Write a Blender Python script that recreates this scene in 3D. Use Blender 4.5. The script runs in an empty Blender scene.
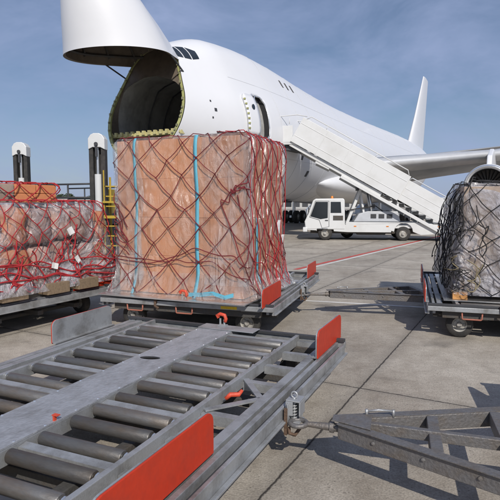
import bpy, bmesh, math, random
from mathutils import Vector, Matrix, Euler, noise
random.seed(7)
SC = bpy.context.scene
COL = SC.collection
R = math.radians

# ------------------------------------------------------------------ materials
def new_mat(name):
    m = bpy.data.materials.new(name); m.use_nodes = True
    nt = m.node_tree; b = nt.nodes['Principled BSDF']
    return m, nt, b

def mat(name, col, rough=.5, metal=0., dirt=None, dscale=3., damt=.35, bump=.1, bscale=40., var=.12, spec=.5, rnd=0., stretch=(1, 1, 1), coat=0.):
    """paint / steel / board with large tone variation, patches of dirt and a fine bump"""
    m, nt, b = new_mat(name); N = nt.nodes; L = nt.links
    tc = N.new('ShaderNodeTexCoord'); mp = N.new('ShaderNodeMapping'); mp.inputs['Scale'].default_value = stretch
    L.new(tc.outputs['Object'], mp.inputs['Vector'])
    n1 = N.new('ShaderNodeTexNoise'); n1.inputs['Scale'].default_value = dscale; n1.inputs['Detail'].default_value = 8; n1.inputs['Roughness'].default_value = .65
    n2 = N.new('ShaderNodeTexNoise'); n2.inputs['Scale'].default_value = bscale; n2.inputs['Detail'].default_value = 5
    L.new(mp.outputs[0], n1.inputs['Vector']); L.new(mp.outputs[0], n2.inputs['Vector'])
    r = N.new('ShaderNodeValToRGB'); r.color_ramp.elements[0].position = .45; r.color_ramp.elements[1].position = .72
    L.new(n1.outputs['Fac'], r.inputs['Fac'])
    mx = N.new('ShaderNodeMix'); mx.data_type = 'RGBA'
    d = dirt or tuple(c * .45 for c in col)
    mx.inputs[6].default_value = (*col, 1); mx.inputs[7].default_value = (*d, 1)
    mu = N.new('ShaderNodeMath'); mu.operation = 'MULTIPLY'; mu.inputs[1].default_value = damt
    L.new(r.outputs[0], mu.inputs[0]); L.new(mu.outputs[0], mx.inputs[0])
    hs = N.new('ShaderNodeHueSaturation'); L.new(mx.outputs[2], hs.inputs['Color'])
    mr = N.new('ShaderNodeMapRange'); mr.inputs[3].default_value = 1 - var; mr.inputs[4].default_value = 1 + var
    L.new(n2.outputs['Fac'], mr.inputs[0])
    val = mr.outputs[0]
    if rnd:
        oi = N.new('ShaderNodeObjectInfo'); m2 = N.new('ShaderNodeMapRange'); m2.inputs[3].default_value = 1 - rnd; m2.inputs[4].default_value = 1 + rnd
        L.new(oi.outputs['Random'], m2.inputs[0]); mm = N.new('ShaderNodeMath'); mm.operation = 'MULTIPLY'
        L.new(mr.outputs[0], mm.inputs[0]); L.new(m2.outputs[0], mm.inputs[1]); val = mm.outputs[0]
    L.new(val, hs.inputs['Value']); L.new(hs.outputs[0], b.inputs['Base Color'])
    rr = N.new('ShaderNodeMapRange'); rr.inputs[3].default_value = max(.03, rough - .1); rr.inputs[4].default_value = min(1, rough + .18)
    L.new(n1.outputs['Fac'], rr.inputs[0]); L.new(rr.outputs[0], b.inputs['Roughness'])
    b.inputs['Metallic'].default_value = metal
    b.inputs['Specular IOR Level'].default_value = spec
    b.inputs['Coat Weight'].default_value = coat
    if bump:
        bp = N.new('ShaderNodeBump'); bp.inputs['Strength'].default_value = bump; bp.inputs['Distance'].default_value = .02
        L.new(n2.outputs['Fac'], bp.inputs['Height']); L.new(bp.outputs[0], b.inputs['Normal'])
    return m

M = {}
M['white'] = mat('white_paint_aircraft', (.72, .73, .75), .36, dirt=(.56, .57, .58), dscale=.35, damt=.22, bump=.0, var=.02, coat=.15)
M['belly'] = mat('aircraft_grey_paint', (.52, .54, .56), .35, dirt=(.3, .3, .3), dscale=.6, damt=.4, bump=0, var=.03)
M['wing'] = mat('wing_grey', (.36, .38, .40), .35, .25, dirt=(.2, .2, .2), dscale=.5, damt=.4, bump=0, var=.04)
M['alu'] = mat('bare_aluminium', (.72, .73, .74), .25, .85, dscale=2, damt=.2, bump=.02, var=.05)
M['slat'] = mat('slat_metal', (.58, .59, .60), .38, .35, dscale=1, damt=.3, bump=0, var=.04)
M['hold'] = mat('hold_liner', (.42, .42, .40), .7, dirt=(.14, .13, .12), dscale=1.2, damt=.6, bump=.1, bscale=6, var=.15)
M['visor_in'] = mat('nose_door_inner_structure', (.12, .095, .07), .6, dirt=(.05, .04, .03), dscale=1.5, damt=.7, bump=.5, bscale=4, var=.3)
M['primer'] = mat('green_primer', (.38, .39, .16), .55, dirt=(.12, .12, .06), dscale=3, damt=.7, bump=.2, bscale=12, var=.25)
M['dark'] = mat('dark_cavity', (.02, .02, .022), .7, bump=.1, var=.2)
M['glass'] = mat('dark_glass', (.015, .02, .025), .06, bump=0, var=.0, damt=.1, spec=.8)
M['rubber'] = mat('rubber', (.028, .027, .026), .75, dirt=(.10, .09, .08), dscale=6, damt=.5, bump=.2, var=.2)
M['rim'] = mat('wheel_rim', (.42, .41, .38), .5, .3, dirt=(.12, .09, .06), dscale=9, damt=.7, bump=.2, var=.2)
M['twhite'] = mat('truck_white_paint', (.64, .65, .65), .35, dirt=(.42, .41, .38), dscale=1.1, damt=.35, bump=.03, var=.05)
M['galv'] = mat('galvanised_steel', (.385, .398, .41), .42, .45, dirt=(.12, .11, .095), dscale=3.6, damt=.8, bump=.12, bscale=110, var=.16)
M['plank'] = mat('scuffed_aluminium_plank', (.38, .395, .42), .5, .35, dirt=(.19, .19, .19), dscale=7, damt=.7, bump=.35, bscale=45, var=.22, stretch=(1.0, .6, 1))
M['roller'] = mat('worn_steel_roller', (.15, .148, .145), .45, .5, dirt=(.13, .095, .065), dscale=7, damt=.8, bump=.15, bscale=60, var=.2, rnd=.28, stretch=(.35, 1, 1))
M['chassis'] = mat('grimy_chassis_steel', (.075, .073, .07), .7, .2, dirt=(.10, .07, .045), dscale=6, damt=.7, bump=.3, var=.25)
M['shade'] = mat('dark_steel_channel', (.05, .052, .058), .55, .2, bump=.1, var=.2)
M['red'] = mat('red_flap_paint', (.52, .034, .008), .45, dirt=(.16, .04, .03), dscale=5, damt=.3, bump=.08, bscale=30, var=.10)
M['redw'] = mat('worn_red_paint', (.62, .07, .03), .5, dirt=(.2, .05, .03), dscale=14, damt=.6, bump=.1, var=.15)
M['hoop'] = mat('faded_red_hoop_paint', (.35, .12, .08), .6, dirt=(.15, .08, .05), dscale=14, damt=.6, bump=.1)
M['bar'] = mat('weathered_towbar_steel', (.17, .165, .165), .5, .4, dirt=(.15, .115, .08), dscale=7, damt=.7, bump=.35, bscale=50, var=.3)
M['rust'] = mat('rusty_steel', (.12, .075, .05), .75, .2, dirt=(.07, .045, .03), dscale=14, damt=.7, bump=.5, var=.3)
M['card'] = mat('brown_cardboard', (.58, .275, .145), .75, dirt=(.36, .19, .11), dscale=3.5, damt=.5, bump=.12, bscale=25, var=.06, rnd=.06)
M['cardo'] = mat('orange_cardboard', (.58, .23, .10), .7, dirt=(.36, .16, .08), dscale=4, damt=.5, bump=.15, bscale=25, var=.1, rnd=.1)
M['bale'] = mat('grey_brown_wrapped_bale', (.42, .30, .26), .5, dirt=(.42, .22, .15), dscale=2.3, damt=.75, bump=.3, bscale=14, var=.2, rnd=.28)
M['cream'] = mat('cream_cartons', (.36, .285, .225), .7, dirt=(.19, .16, .155), dscale=2.5, damt=.7, bump=.2, bscale=18, var=.15, rnd=.22)
M['netred'] = mat('red_rope', (.42, .022, .03), .75, dirt=(.25, .03, .03), dscale=8, damt=.5, bump=.5, bscale=120, var=.2)
M['netdark'] = mat('dark_red_rope', (.19, .020, .028), .8, dirt=(.07, .015, .015), dscale=3, damt=.9, bump=.5, bscale=120, var=.3)
M['netblack'] = mat('black_rope', (.022, .022, .024), .85, dirt=(.06, .05, .04), dscale=6, damt=.5, bump=.5, bscale=120, var=.3)
M['strap'] = mat('blue_webbing', (.12, .42, .55), .55, dirt=(.07, .30, .40), dscale=8, damt=.4, bump=.2, bscale=90, var=.1)
M['paper'] = mat('white_paper', (.75, .75, .74), .6, bump=.05, var=.05, damt=.1)
M['wood'] = mat('weathered_timber', (.26, .19, .12), .8, dirt=(.12, .09, .06), dscale=3, damt=.7, bump=.5, bscale=30, var=.25, stretch=(1, 9, 9))
M['woodo'] = mat('fresh_orange_timber', (.55, .27, .09), .75, dirt=(.32, .16, .06), dscale=4, damt=.5, bump=.3, bscale=30, var=.2)
M['yellow'] = mat('yellow_paint', (.45, .31, .03), .5, dirt=(.25, .17, .05), dscale=5, damt=.5, bump=.1)
M['sticker'] = mat('yellow_label', (.80, .55, .03), .4, dirt=(.5, .33, .03), dscale=30, damt=.5, bump=0)
M['lamp_o'] = mat('orange_beacon', (.7, .22, .03), .25, bump=0)
M['skin_grey'] = mat('concrete_building', (.42, .42, .41), .8, dirt=(.3, .3, .29), dscale=.2, damt=.5, bump=0, var=.05)
M['leaf'] = mat('tree_leaves', (.055, .075, .04), .8, dirt=(.03, .045, .02), dscale=.8, damt=.7, bump=.2, var=.3)
M['bark'] = mat('tree_bark', (.10, .08, .06), .9)
M['lred'] = mat('red_line_paint', (.50, .06, .05), .7, dirt=(.28, .17, .15), dscale=2.5, damt=.7, bump=.1, var=.15)
M['lwhite'] = mat('white_line_paint', (.62, .61, .58), .7, dirt=(.36, .35, .33), dscale=2.5, damt=.8, bump=.1, var=.15)

def wrap_mat(name, lo, hi, bump=.10, gloss=1.0, tint=(.85, .85, .86), scale=2.2, stretch=(1, 1, .5), seed=0.):
    """clear stretch film: mostly see-through, with milky folds and a gloss"""
    m, nt, b = new_mat(name); N = nt.nodes; L = nt.links
    tc = N.new('ShaderNodeTexCoord'); mp = N.new('ShaderNodeMapping'); mp.inputs['Scale'].default_value = stretch; mp.inputs['Location'].default_value = (seed, seed * .7, 0)
    mp.inputs['Rotation'].default_value = (R(8), R(-10), 0)
    L.new(tc.outputs['Object'], mp.inputs['Vector'])
    n1 = N.new('ShaderNodeTexNoise'); n1.inputs['Scale'].default_value = scale; n1.inputs['Detail'].default_value = 9; n1.inputs['Roughness'].default_value = .6; n1.inputs['Distortion'].default_value = .5
    n2 = N.new('ShaderNodeTexNoise'); n2.inputs['Scale'].default_value = scale * 2.6; n2.inputs['Detail'].default_value = 6; n2.inputs['Distortion'].default_value = .8
    try: n2.noise_type = 'RIDGED_MULTIFRACTAL'
    except Exception: pass
    L.new(mp.outputs[0], n1.inputs['Vector']); L.new(mp.outputs[0], n2.inputs['Vector'])
    r = N.new('ShaderNodeMapRange'); r.inputs[1].default_value = .42; r.inputs[2].default_value = .68; r.inputs[3].default_value = lo; r.inputs[4].default_value = hi
    L.new(n1.outputs['Fac'], r.inputs[0])
    b.inputs['Base Color'].default_value = (*tint, 1); b.inputs['Roughness'].default_value = .22; b.inputs['Specular IOR Level'].default_value = .75
    bp = N.new('ShaderNodeBump'); bp.inputs['Strength'].default_value = 1.0; bp.inputs['Distance'].default_value = bump
    ad = N.new('ShaderNodeMath'); ad.operation = 'ADD'; L.new(n1.outputs['Fac'], ad.inputs[0])
    m3 = N.new('ShaderNodeMath'); m3.operation = 'MULTIPLY'; m3.inputs[1].default_value = .6; L.new(n2.outputs['Fac'], m3.inputs[0]); L.new(m3.outputs[0], ad.inputs[1])
    L.new(ad.outputs[0], bp.inputs['Height']); L.new(bp.outputs[0], b.inputs['Normal'])
    gl = N.new('ShaderNodeBsdfGlossy'); gl.inputs['Roughness'].default_value = .15; L.new(bp.outputs[0], gl.inputs['Normal'])
    tr = N.new('ShaderNodeBsdfTransparent'); mx = N.new('ShaderNodeMixShader'); mx2 = N.new('ShaderNodeMixShader')
    lw = N.new('ShaderNodeLayerWeight'); lw.inputs['Blend'].default_value = .5
    pw = N.new('ShaderNodeMath'); pw.operation = 'POWER'; pw.inputs[1].default_value = 4; L.new(lw.outputs['Facing'], pw.inputs[0])
    fm = N.new('ShaderNodeMath'); fm.operation = 'MULTIPLY_ADD'; fm.inputs[1].default_value = .45 * gloss; fm.inputs[2].default_value = .055 * gloss; L.new(pw.outputs[0], fm.inputs[0])
    L.new(r.outputs[0], mx.inputs[0]); L.new(tr.outputs[0], mx.inputs[1]); L.new(b.outputs[0], mx.inputs[2])
    L.new(fm.outputs[0], mx2.inputs[0]); L.new(mx.outputs[0], mx2.inputs[1]); L.new(gl.outputs[0], mx2.inputs[2])
    L.new(mx2.outputs[0], N['Material Output'].inputs['Surface'])
    return m
M['film'] = wrap_mat('clear_stretch_film', .0, .20, bump=.34, gloss=2.0, tint=(.85, .80, .78), stretch=(1, 1, .45))
M['film_milky'] = wrap_mat('milky_stretch_film', .06, .58, bump=.14, gloss=1.3, tint=(.66, .65, .68), scale=2.6, stretch=(1, 1, .8), seed=3.)
M['film_mid'] = wrap_mat('folded_stretch_film', .0, .36, bump=.32, gloss=2.0, tint=(.80, .77, .77), scale=2.4, stretch=(1.6, 1.6, .35), seed=6.)
M['film_heavy'] = wrap_mat('crumpled_plastic_sheet', .18, .88, bump=.22, gloss=1.6, tint=(.62, .61, .66), scale=2.8, stretch=(1, 1, .8), seed=9.)

def ground_mat():
    m, nt, b = new_mat('concrete_slabs'); N = nt.nodes; L = nt.links
    geo = N.new('ShaderNodeNewGeometry'); mp = N.new('ShaderNodeMapping'); mp.vector_type = 'TEXTURE'
    mp.inputs['Location'].default_value = (1.13, 5.21, 0); mp.inputs['Rotation'].default_value = (0, 0, R(-28))
    L.new(geo.outputs['Position'], mp.inputs['Vector'])
    sp = N.new('ShaderNodeSeparateXYZ'); L.new(mp.outputs[0], sp.inputs[0])
    nz = N.new('ShaderNodeTexNoise'); nz.inputs['Scale'].default_value = 9; nz.inputs['Detail'].default_value = 9; nz.inputs['Roughness'].default_value = .75; L.new(geo.outputs['Position'], nz.inputs['Vector'])
    def math_(op, a, v=None):
        n = N.new('ShaderNodeMath'); n.operation = op
        if hasattr(a, 'links'): L.new(a, n.inputs[0])
        else: n.inputs[0].default_value = a
        if v is not None:
            if hasattr(v, 'links'): L.new(v, n.inputs[1])
            else: n.inputs[1].default_value = v
        return n.outputs[0]
    wob = math_('MULTIPLY', math_('SUBTRACT', nz.outputs['Fac'], .5), .05)
    ds = []
    for ax, size in ((0, 2.55), (1, 5.1)):
        q = math_('ADD', sp.outputs[ax], wob)
        f = math_('PINGPONG', q, size / 2)
        # distance to nearest joint: joints at multiples of size
        f2 = math_('PINGPONG', q, size / 2)
        ds.append(f2)
    dmin = math_('MINIMUM', ds[0], ds[1])
    jr = N.new('ShaderNodeMapRange'); jr.inputs[1].default_value = .003; jr.inputs[2].default_value = .013; jr.inputs[3].default_value = 1; jr.inputs[4].default_value = 0
    L.new(dmin, jr.inputs[0])
    sr = N.new('ShaderNodeMapRange'); sr.inputs[1].default_value = .0; sr.inputs[2].default_value = .14; sr.inputs[3].default_value = .28; sr.inputs[4].default_value = 0
    L.new(dmin, sr.inputs[0])
    # slab tone
    cmb = N.new('ShaderNodeCombineXYZ')
    L.new(math_('FLOOR', math_('DIVIDE', sp.outputs[0], 2.55)), cmb.inputs[0]); L.new(math_('FLOOR', math_('DIVIDE', sp.outputs[1], 5.1)), cmb.inputs[1])
    wn = N.new('ShaderNodeTexWhiteNoise'); L.new(cmb.outputs[0], wn.inputs['Vector'])
    n1 = N.new('ShaderNodeTexNoise'); n1.inputs['Scale'].default_value = .55; n1.inputs['Detail'].default_value = 9; n1.inputs['Roughness'].default_value = .6
    n2 = N.new('ShaderNodeTexNoise'); n2.inputs['Scale'].default_value = 4.5; n2.inputs['Detail'].default_value = 10; n2.inputs['Roughness'].default_value = .75
    n3 = N.new('ShaderNodeTexNoise'); n3.inputs['Scale'].default_value = 70; n3.inputs['Detail'].default_value = 4
    n5 = N.new('ShaderNodeTexNoise'); n5.inputs['Scale'].default_value = 22; n5.inputs['Detail'].default_value = 8; n5.inputs['Roughness'].default_value = .8
    for n in (n1, n2, n3, n5): L.new(geo.outputs['Position'], n.inputs['Vector'])
    rp = N.new('ShaderNodeValToRGB'); e = rp.color_ramp.elements
    e[0].position = .38; e[0].color = (.25, .218, .178, 1); e[1].position = .62; e[1].color = (.44, .402, .345, 1)
    mixn = math_('ADD', math_('MULTIPLY', n1.outputs['Fac'], .5), math_('MULTIPLY', n2.outputs['Fac'], .5))
    L.new(mixn, rp.inputs[0])
    hs = N.new('ShaderNodeHueSaturation'); L.new(rp.outputs[0], hs.inputs['Color'])
    v = math_('ADD', math_('MULTIPLY', wn.outputs['Value'], .20), math_('ADD', math_('MULTIPLY', n3.outputs['Fac'], 1.1), math_('MULTIPLY', n5.outputs['Fac'], .7)))
    L.new(v, hs.inputs['Value'])
    # oil stains
    n4 = N.new('ShaderNodeTexNoise'); n4.inputs['Scale'].default_value = 1.3; n4.inputs['Detail'].default_value = 5; n4.inputs['Distortion'].default_value = .6
    mp4 = N.new('ShaderNodeMapping'); mp4.inputs['Location'].default_value = (13, 4, 0); L.new(geo.outputs['Position'], mp4.inputs[0]); L.new(mp4.outputs[0], n4.inputs['Vector'])
    st = N.new('ShaderNodeMapRange'); st.inputs[1].default_value = .58; st.inputs[2].default_value = .75; st.inputs[3].default_value = 0; st.inputs[4].default_value = .6
    L.new(n4.outputs['Fac'], st.inputs[0])
    ma = N.new('ShaderNodeMix'); ma.data_type = 'RGBA'; ma.inputs[7].default_value = (.085, .078, .07, 1)
    L.new(hs.outputs[0], ma.inputs[6]); L.new(math_('MAXIMUM', st.outputs[0], sr.outputs[0]), ma.inputs[0])
    mb = N.new('ShaderNodeMix'); mb.data_type = 'RGBA'; mb.inputs[7].default_value = (.035, .03, .026, 1)
    L.new(ma.outputs[2], mb.inputs[6]); L.new(jr.outputs[0], mb.inputs[0])
    # grit specks
    vo = N.new('ShaderNodeTexVoronoi'); vo.inputs['Scale'].default_value = 22; L.new(geo.outputs['Position'], vo.inputs['Vector'])
    vr = N.new('ShaderNodeMapRange'); vr.inputs[1].default_value = .10; vr.inputs[2].default_value = .2; vr.inputs[3].default_value = .6; vr.inputs[4].default_value = 0
    L.new(vo.outputs['Distance'], vr.inputs[0])
    gm = math_('MULTIPLY', vr.outputs[0], math_('GREATER_THAN', n2.outputs['Fac'], .49))
    mc = N.new('ShaderNodeMix'); mc.data_type = 'RGBA'; mc.inputs[7].default_value = (.06, .05, .042, 1)
    L.new(mb.outputs[2], mc.inputs[6]); L.new(gm, mc.inputs[0])
    L.new(mc.outputs[2], b.inputs['Base Color'])
    b.inputs['Roughness'].default_value = .82
    bp = N.new('ShaderNodeBump'); bp.inputs['Strength'].default_value = .45; bp.inputs['Distance'].default_value = .01
    h = math_('SUBTRACT', math_('ADD', n3.outputs['Fac'], n2.outputs['Fac']), math_('MULTIPLY', jr.outputs[0], 2.0))
    L.new(h, bp.inputs['Height']); L.new(bp.outputs[0], b.inputs['Normal'])
    return m
M['ground'] = ground_mat()

# ------------------------------------------------------------------ mesh builder
class MB:
    def __init__(self): self.bm = bmesh.new()
    def box(self, lo, hi, mtx=None, bev=0.):
        lo = Vector(lo); hi = Vector(hi); c = (lo + hi) / 2; s = hi - lo
        r = bmesh.ops.create_cube(self.bm, size=1)
        vs = r['verts']
        for v in vs: v.co = Vector((v.co.x * s.x, v.co.y * s.y, v.co.z * s.z)) + c
        if bev:
            es = list({e for v in vs for e in v.link_edges})
            nb = bmesh.ops.bevel(self.bm, geom=es, offset=bev, segments=2, profile=.6, affect='EDGES')
            vs = list({v for f in nb['faces'] for v in f.verts} | {v for v in vs if v.is_valid})
        if mtx is not None:
            for v in vs: v.co = mtx @ v.co
        return self
    def beam(self, p0, p1, w, h, up=(0, 0, 1)):
        """rectangular bar from p0 to p1, w wide sideways, h along up"""
        p0 = Vector(p0); p1 = Vector(p1); d = (p1 - p0).normalized(); up = Vector(up)
        s = d.cross(up).normalized(); u = s.cross(d).normalized()
        vs = []
        for p in (p0, p1):
            for a, b_ in ((-1, -1), (1, -1), (1, 1), (-1, 1)):
                vs.append(self.bm.verts.new(p + s * a * w / 2 + u * b_ * h / 2))
        F = self.bm.faces.new
        F(vs[0:4][::-1]); F(vs[4:8])
        for i in range(4):
            j = (i + 1) % 4; F((vs[i], vs[j], vs[4 + j], vs[4 + i]))
        return self
    def tube(self, pts, r, n=8, closed=False, caps=True):
        pts = [Vector(p) for p in pts]; rings = []
        m = len(pts); prev = None
        for i, p in enumerate(pts):
            if closed: d = pts[(i + 1) % m] - pts[i - 1]
            else: d = pts[min(i + 1, m - 1)] - pts[max(i - 1, 0)]
            if d.length < 1e-9: d = Vector((0, 0, 1))
            d.normalize()
            if prev is None:
                a = Vector((0, 0, 1)) if abs(d.z) < .9 else Vector((1, 0, 0))
                s = d.cross(a).normalized()
            else:
                s = (prev - d * prev.dot(d))
                s = s.normalized() if s.length > 1e-6 else d.orthogonal().normalized()
            prev = s; u = d.cross(s)
            rr = r[i] if isinstance(r, (list, tuple)) else r
            rings.append([self.bm.verts.new(p + (s * math.cos(2 * math.pi * k / n) + u * math.sin(2 * math.pi * k / n)) * rr) for k in range(n)])
        rng = range(m if closed else m - 1)
        for i in rng:
            a = rings[i]; b_ = rings[(i + 1) % m]
            for k in range(n):
                self.bm.faces.new((a[k], a[(k + 1) % n], b_[(k + 1) % n], b_[k]))
        if caps and not closed:
            self.bm.faces.new(rings[0][::-1]); self.bm.faces.new(rings[-1])
        return self
    def lathe(self, prof, origin, axis=(0, 1, 0), n=28, caps=False):
        """prof: list of (distance along axis, radius)"""
        o = Vector(origin); d = Vector(axis).normalized(); s = d.orthogonal().normalized(); u = d.cross(s); rings = []
        for t, r in prof:
            rings.append([self.bm.verts.new(o + d * t + (s * math.cos(2 * math.pi * k / n) + u * math.sin(2 * math.pi * k / n)) * max(r, 1e-4)) for k in range(n)])
        for a, b_ in zip(rings, rings[1:]):
            for k in range(n): self.bm.faces.new((a[k], a[(k + 1) % n], b_[(k + 1) % n], b_[k]))
        if caps: self.bm.faces.new(rings[0][::-1]); self.bm.faces.new(rings[-1])
        return self
    def prism(self, poly, vec):
        """polygon (list of 3D points) pushed along vec"""
        vec = Vector(vec); a = [self.bm.verts.new(Vector(p)) for p in poly]; b_ = [self.bm.verts.new(Vector(p) + vec) for p in poly]
        n = len(poly)
        self.bm.faces.new(a[::-1]); self.bm.faces.new(b_)
        for i in range(n): self.bm.faces.new((a[i], a[(i + 1) % n], b_[(i + 1) % n], b_[i]))
        return self
    def grid(self, P, closed_u=False):
        """P[i][j] points"""
        V = [[self.bm.verts.new(Vector(p)) for p in row] for row in P]
        nu = len(V); nv = len(V[0])
        for i in range(nu - 1):
            for j in range(nv if closed_u else nv - 1):
                k = (j + 1) % nv
                self.bm.faces.new((V[i][j], V[i][k], V[i + 1][k], V[i + 1][j]))
        return V
    def build(self, name, m, parent=None, smooth=False, loc=None, auto=None, bevel=0., split=False):
        if split:
            seen = set(); out = []
            for v in list(self.bm.verts):
                if v in seen: continue
                isl = [v]; seen.add(v); q = [v]
                while q:
                    w = q.pop()
                    for e in w.link_edges:
                        o_ = e.other_vert(w)
                        if o_ not in seen: seen.add(o_); isl.append(o_); q.append(o_)
                nb = MB(); mp_ = {w: nb.bm.verts.new(w.co) for w in isl}
                for f_ in {f_ for w in isl for f_ in w.link_faces}: nb.bm.faces.new([mp_[w] for w in f_.verts])
                out.append(nb.build(name, m, parent, smooth, loc, auto, bevel))
            self.bm.free(); return out
        if not self.bm.verts: raise RuntimeError('empty mesh ' + name)
        bmesh.ops.recalc_face_normals(self.bm, faces=self.bm.faces)
        me = bpy.data.meshes.new(name); self.bm.to_mesh(me); self.bm.free()
        me.materials.append(M[m] if isinstance(m, str) else m)
        if smooth:
            me.polygons.foreach_set('use_smooth', [True] * len(me.polygons))
            if auto: 
                try: me.set_sharp_from_angle(angle=R(auto))
                except Exception: pass
        o = bpy.data.objects.new(name, me); COL.objects.link(o)
        if parent is not None: o.parent = parent
        if loc is not None: o.location = loc
        if bevel:
            b = o.modifiers.new('bevel', 'BEVEL'); b.width = bevel; b.segments = 2; b.limit_method = 'ANGLE'; b.angle_limit = R(35)
        return o

def tag(o, label=None, cat=None, group=None, kind=None):
    if label: o['label'] = label
    if cat: o['category'] = cat
    if group: o['group'] = group
    if kind: o['kind'] = kind
    return o
def empty(name, loc, rz=0.):
    o = bpy.data.objects.new(name, None); COL.objects.link(o); o.location = loc; o.rotation_euler = (0, 0, rz); o.empty_display_size = .3
    return o
def copy_tree(o, parent=None):
    c = o.copy(); COL.objects.link(c); c.parent = parent
    for ch in list(o.children): copy_tree(ch, c)
    return c

# ------------------------------------------------------------------ ground and lines
g = MB(); g.grid([[(-2500, -400, 0), (2500, -400, 0)], [(-2500, 4500, 0), (2500, 4500, 0)]])
tag(g.build('ground', 'ground'), kind='structure')
def line(p0, p1, w, z, m):
    p0 = Vector((*p0, z)); p1 = Vector((*p1, z)); d = (p1 - p0).normalized(); s = Vector((-d.y, d.x, 0)) * w / 2
    b = MB(); b.grid([[p0 - s, p0 + s], [p1 - s, p1 + s]])
    return tag(b.build('road_marking', m), kind='structure')
dl = Vector((5.63, 8.84)).normalized(); sl = Vector((-dl.y, dl.x))
a0 = Vector((2.0, 15.89)) - dl * 1.3; a1 = a0 + dl * 40
line(a0, a1, .16, .004, 'lred')
line(a0 - sl * .20, a1 - sl * .20, .14, .004, 'lwhite')
line((-4.0, 11.6), (9.0, 7.55), .12, .004, 'lwhite')

# ------------------------------------------------------------------ aircraft
ST = [(-.8, 4.95, 5.15, .06), (-.68, 4.62, 5.48, .40), (-.35, 4.36, 5.98, .78), (.25, 4.10, 6.62, 1.17), (1.1, 3.88, 7.28, 1.50), (2.0, 3.66, 7.85, 1.78), (3.0, 3.34, 8.38, 2.06),
      (4, 2.95, 8.86, 2.36), (4.8, 2.68, 9.17, 2.59), (5.4, 2.48, 9.35, 2.75), (6, 2.34, 9.50, 2.87), (7, 2.14, 9.64, 3.05), (8, 2.08, 9.71, 3.13), (10, 2.02, 9.75, 3.22), (13, 2.0, 9.68, 3.25),
      (16, 2.0, 9.5, 3.25), (20, 2.0, 9.36, 3.25), (25, 2.0, 9.32, 3.25), (32, 2.0, 9.4, 3.25), (40, 2.0, 9.6, 3.25), (46, 2.1, 9.75, 3.25), (50, 2.4, 9.8, 3.2), (54, 3.0, 9.82, 3.0),
      (58, 4.0, 9.8, 2.6), (62, 5.2, 9.75, 2.05), (66, 6.6, 9.6, 1.35), (69, 7.8, 9.4, .7), (70.2, 8.4, 9.1, .25)]
def stn(x):
    for a, b in zip(ST, ST[1:]):
        if a[0] <= x <= b[0]:
            t = (x - a[0]) / (b[0] - a[0]); return [a[k] + (b[k] - a[k]) * t for k in (1, 2, 3)]
    return list(ST[-1][1:]) if x > 10 else list(ST[0][1:])
NR = 36
import functools
@functools.lru_cache(maxsize=None)
def half_section(x):
    """right half outline from keel to crown, list of (y>=0, z)"""
    zb, zt, hw = stn(x)
    rv = min((zt - zb) / 2, hw * 1.03); c1 = zb + rv
    ru = min(hw * .66, (zt - zb) / 2); c2 = zt - ru
    ru_w = hw * .66 if rv < (zt - zb) / 2 - .02 else ru
    raw = []
    for k in range(241):
        ph = -math.pi / 2 + math.pi * k / 240
        dy, dz = math.cos(ph), math.sin(ph)
        s1 = math.sqrt((hw * dy) ** 2 + (rv * dz) ** 2) + c1 * dz
        s2 = math.sqrt((ru_w * dy) ** 2 + (ru * dz) ** 2) + c2 * dz
        if s1 >= s2:
            q = math.sqrt((hw * dy) ** 2 + (rv * dz) ** 2) or 1; p = (hw * hw * dy / q, c1 + rv * rv * dz / q)
        else:
            q = math.sqrt((ru_w * dy) ** 2 + (ru * dz) ** 2) or 1; p = (ru_w ** 2 * dy / q, c2 + ru * ru * dz / q)
        raw.append(p)
    # resample by arc length
    acc = [0]
    for a, b in zip(raw, raw[1:]): acc.append(acc[-1] + math.dist(a, b))
    out = []; j = 0
    for i in range(NR + 1):
        t = acc[-1] * i / NR
        while j < len(acc) - 2 and acc[j + 1] < t: j += 1
        f = (t - acc[j]) / max(1e-9, acc[j + 1] - acc[j]); f = min(1, max(0, f))
        out.append((raw[j][0] + (raw[j + 1][0] - raw[j][0]) * f, raw[j][1] + (raw[j + 1][1] - raw[j][1]) * f))
    out[0] = (0, out[0][1]); out[-1] = (0, out[-1][1])
    return out
def ring(x, off=0.):
    h = half_section(x)
    if off:
        zb, zt, hw = stn(x); cz = (zb + zt) / 2
        h = [(y * (1 - off / max(hw, .3)), cz + (z - cz) * (1 - off / max((zt - zb) / 2, .3))) for y, z in h]
    return [(x, y, z) for y, z in h] + [(x, -y, z) for y, z in h[-2:0:-1]]
def sring(x0, sh=.3, off=0.):
    """ring cut on a slanted plane: x grows with height"""
    zb, zt, hw = stn(x0); out = []
    zs = 0
    full = []
    n = 2 * NR
    for k in range(n):
        x = x0
        for _ in range(6):
            h = half_section(round(x, 3)); kk = k if k <= NR else n - k; x = x0 + sh * (h[kk][1] - 5.3)
        y, z = h[kk]
        if off:
            a, b_, hw = stn(x); cz = (a + b_) / 2; y *= 1 - off / max(hw, .3); z = cz + (z - cz) * (1 - off / max((b_ - a) / 2, .3))
        full.append((x, y if k <= NR else -y, z))
    return full
def halfw(x, z):
    h = half_section(x)
    for a, b in zip(h, h[1:]):
        if a[1] <= z <= b[1]: return a[0] + (b[0] - a[0]) * (z - a[1]) / max(1e-6, b[1] - a[1])
    return 0
def catmull(xs, n):
    out = []
    for a, b in zip(xs, xs[1:]):
        k = max(1, int((b - a) / n + .5)); out += [a + (b - a) * i / k for i in range(k)]
    return out + [xs[-1]]
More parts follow.
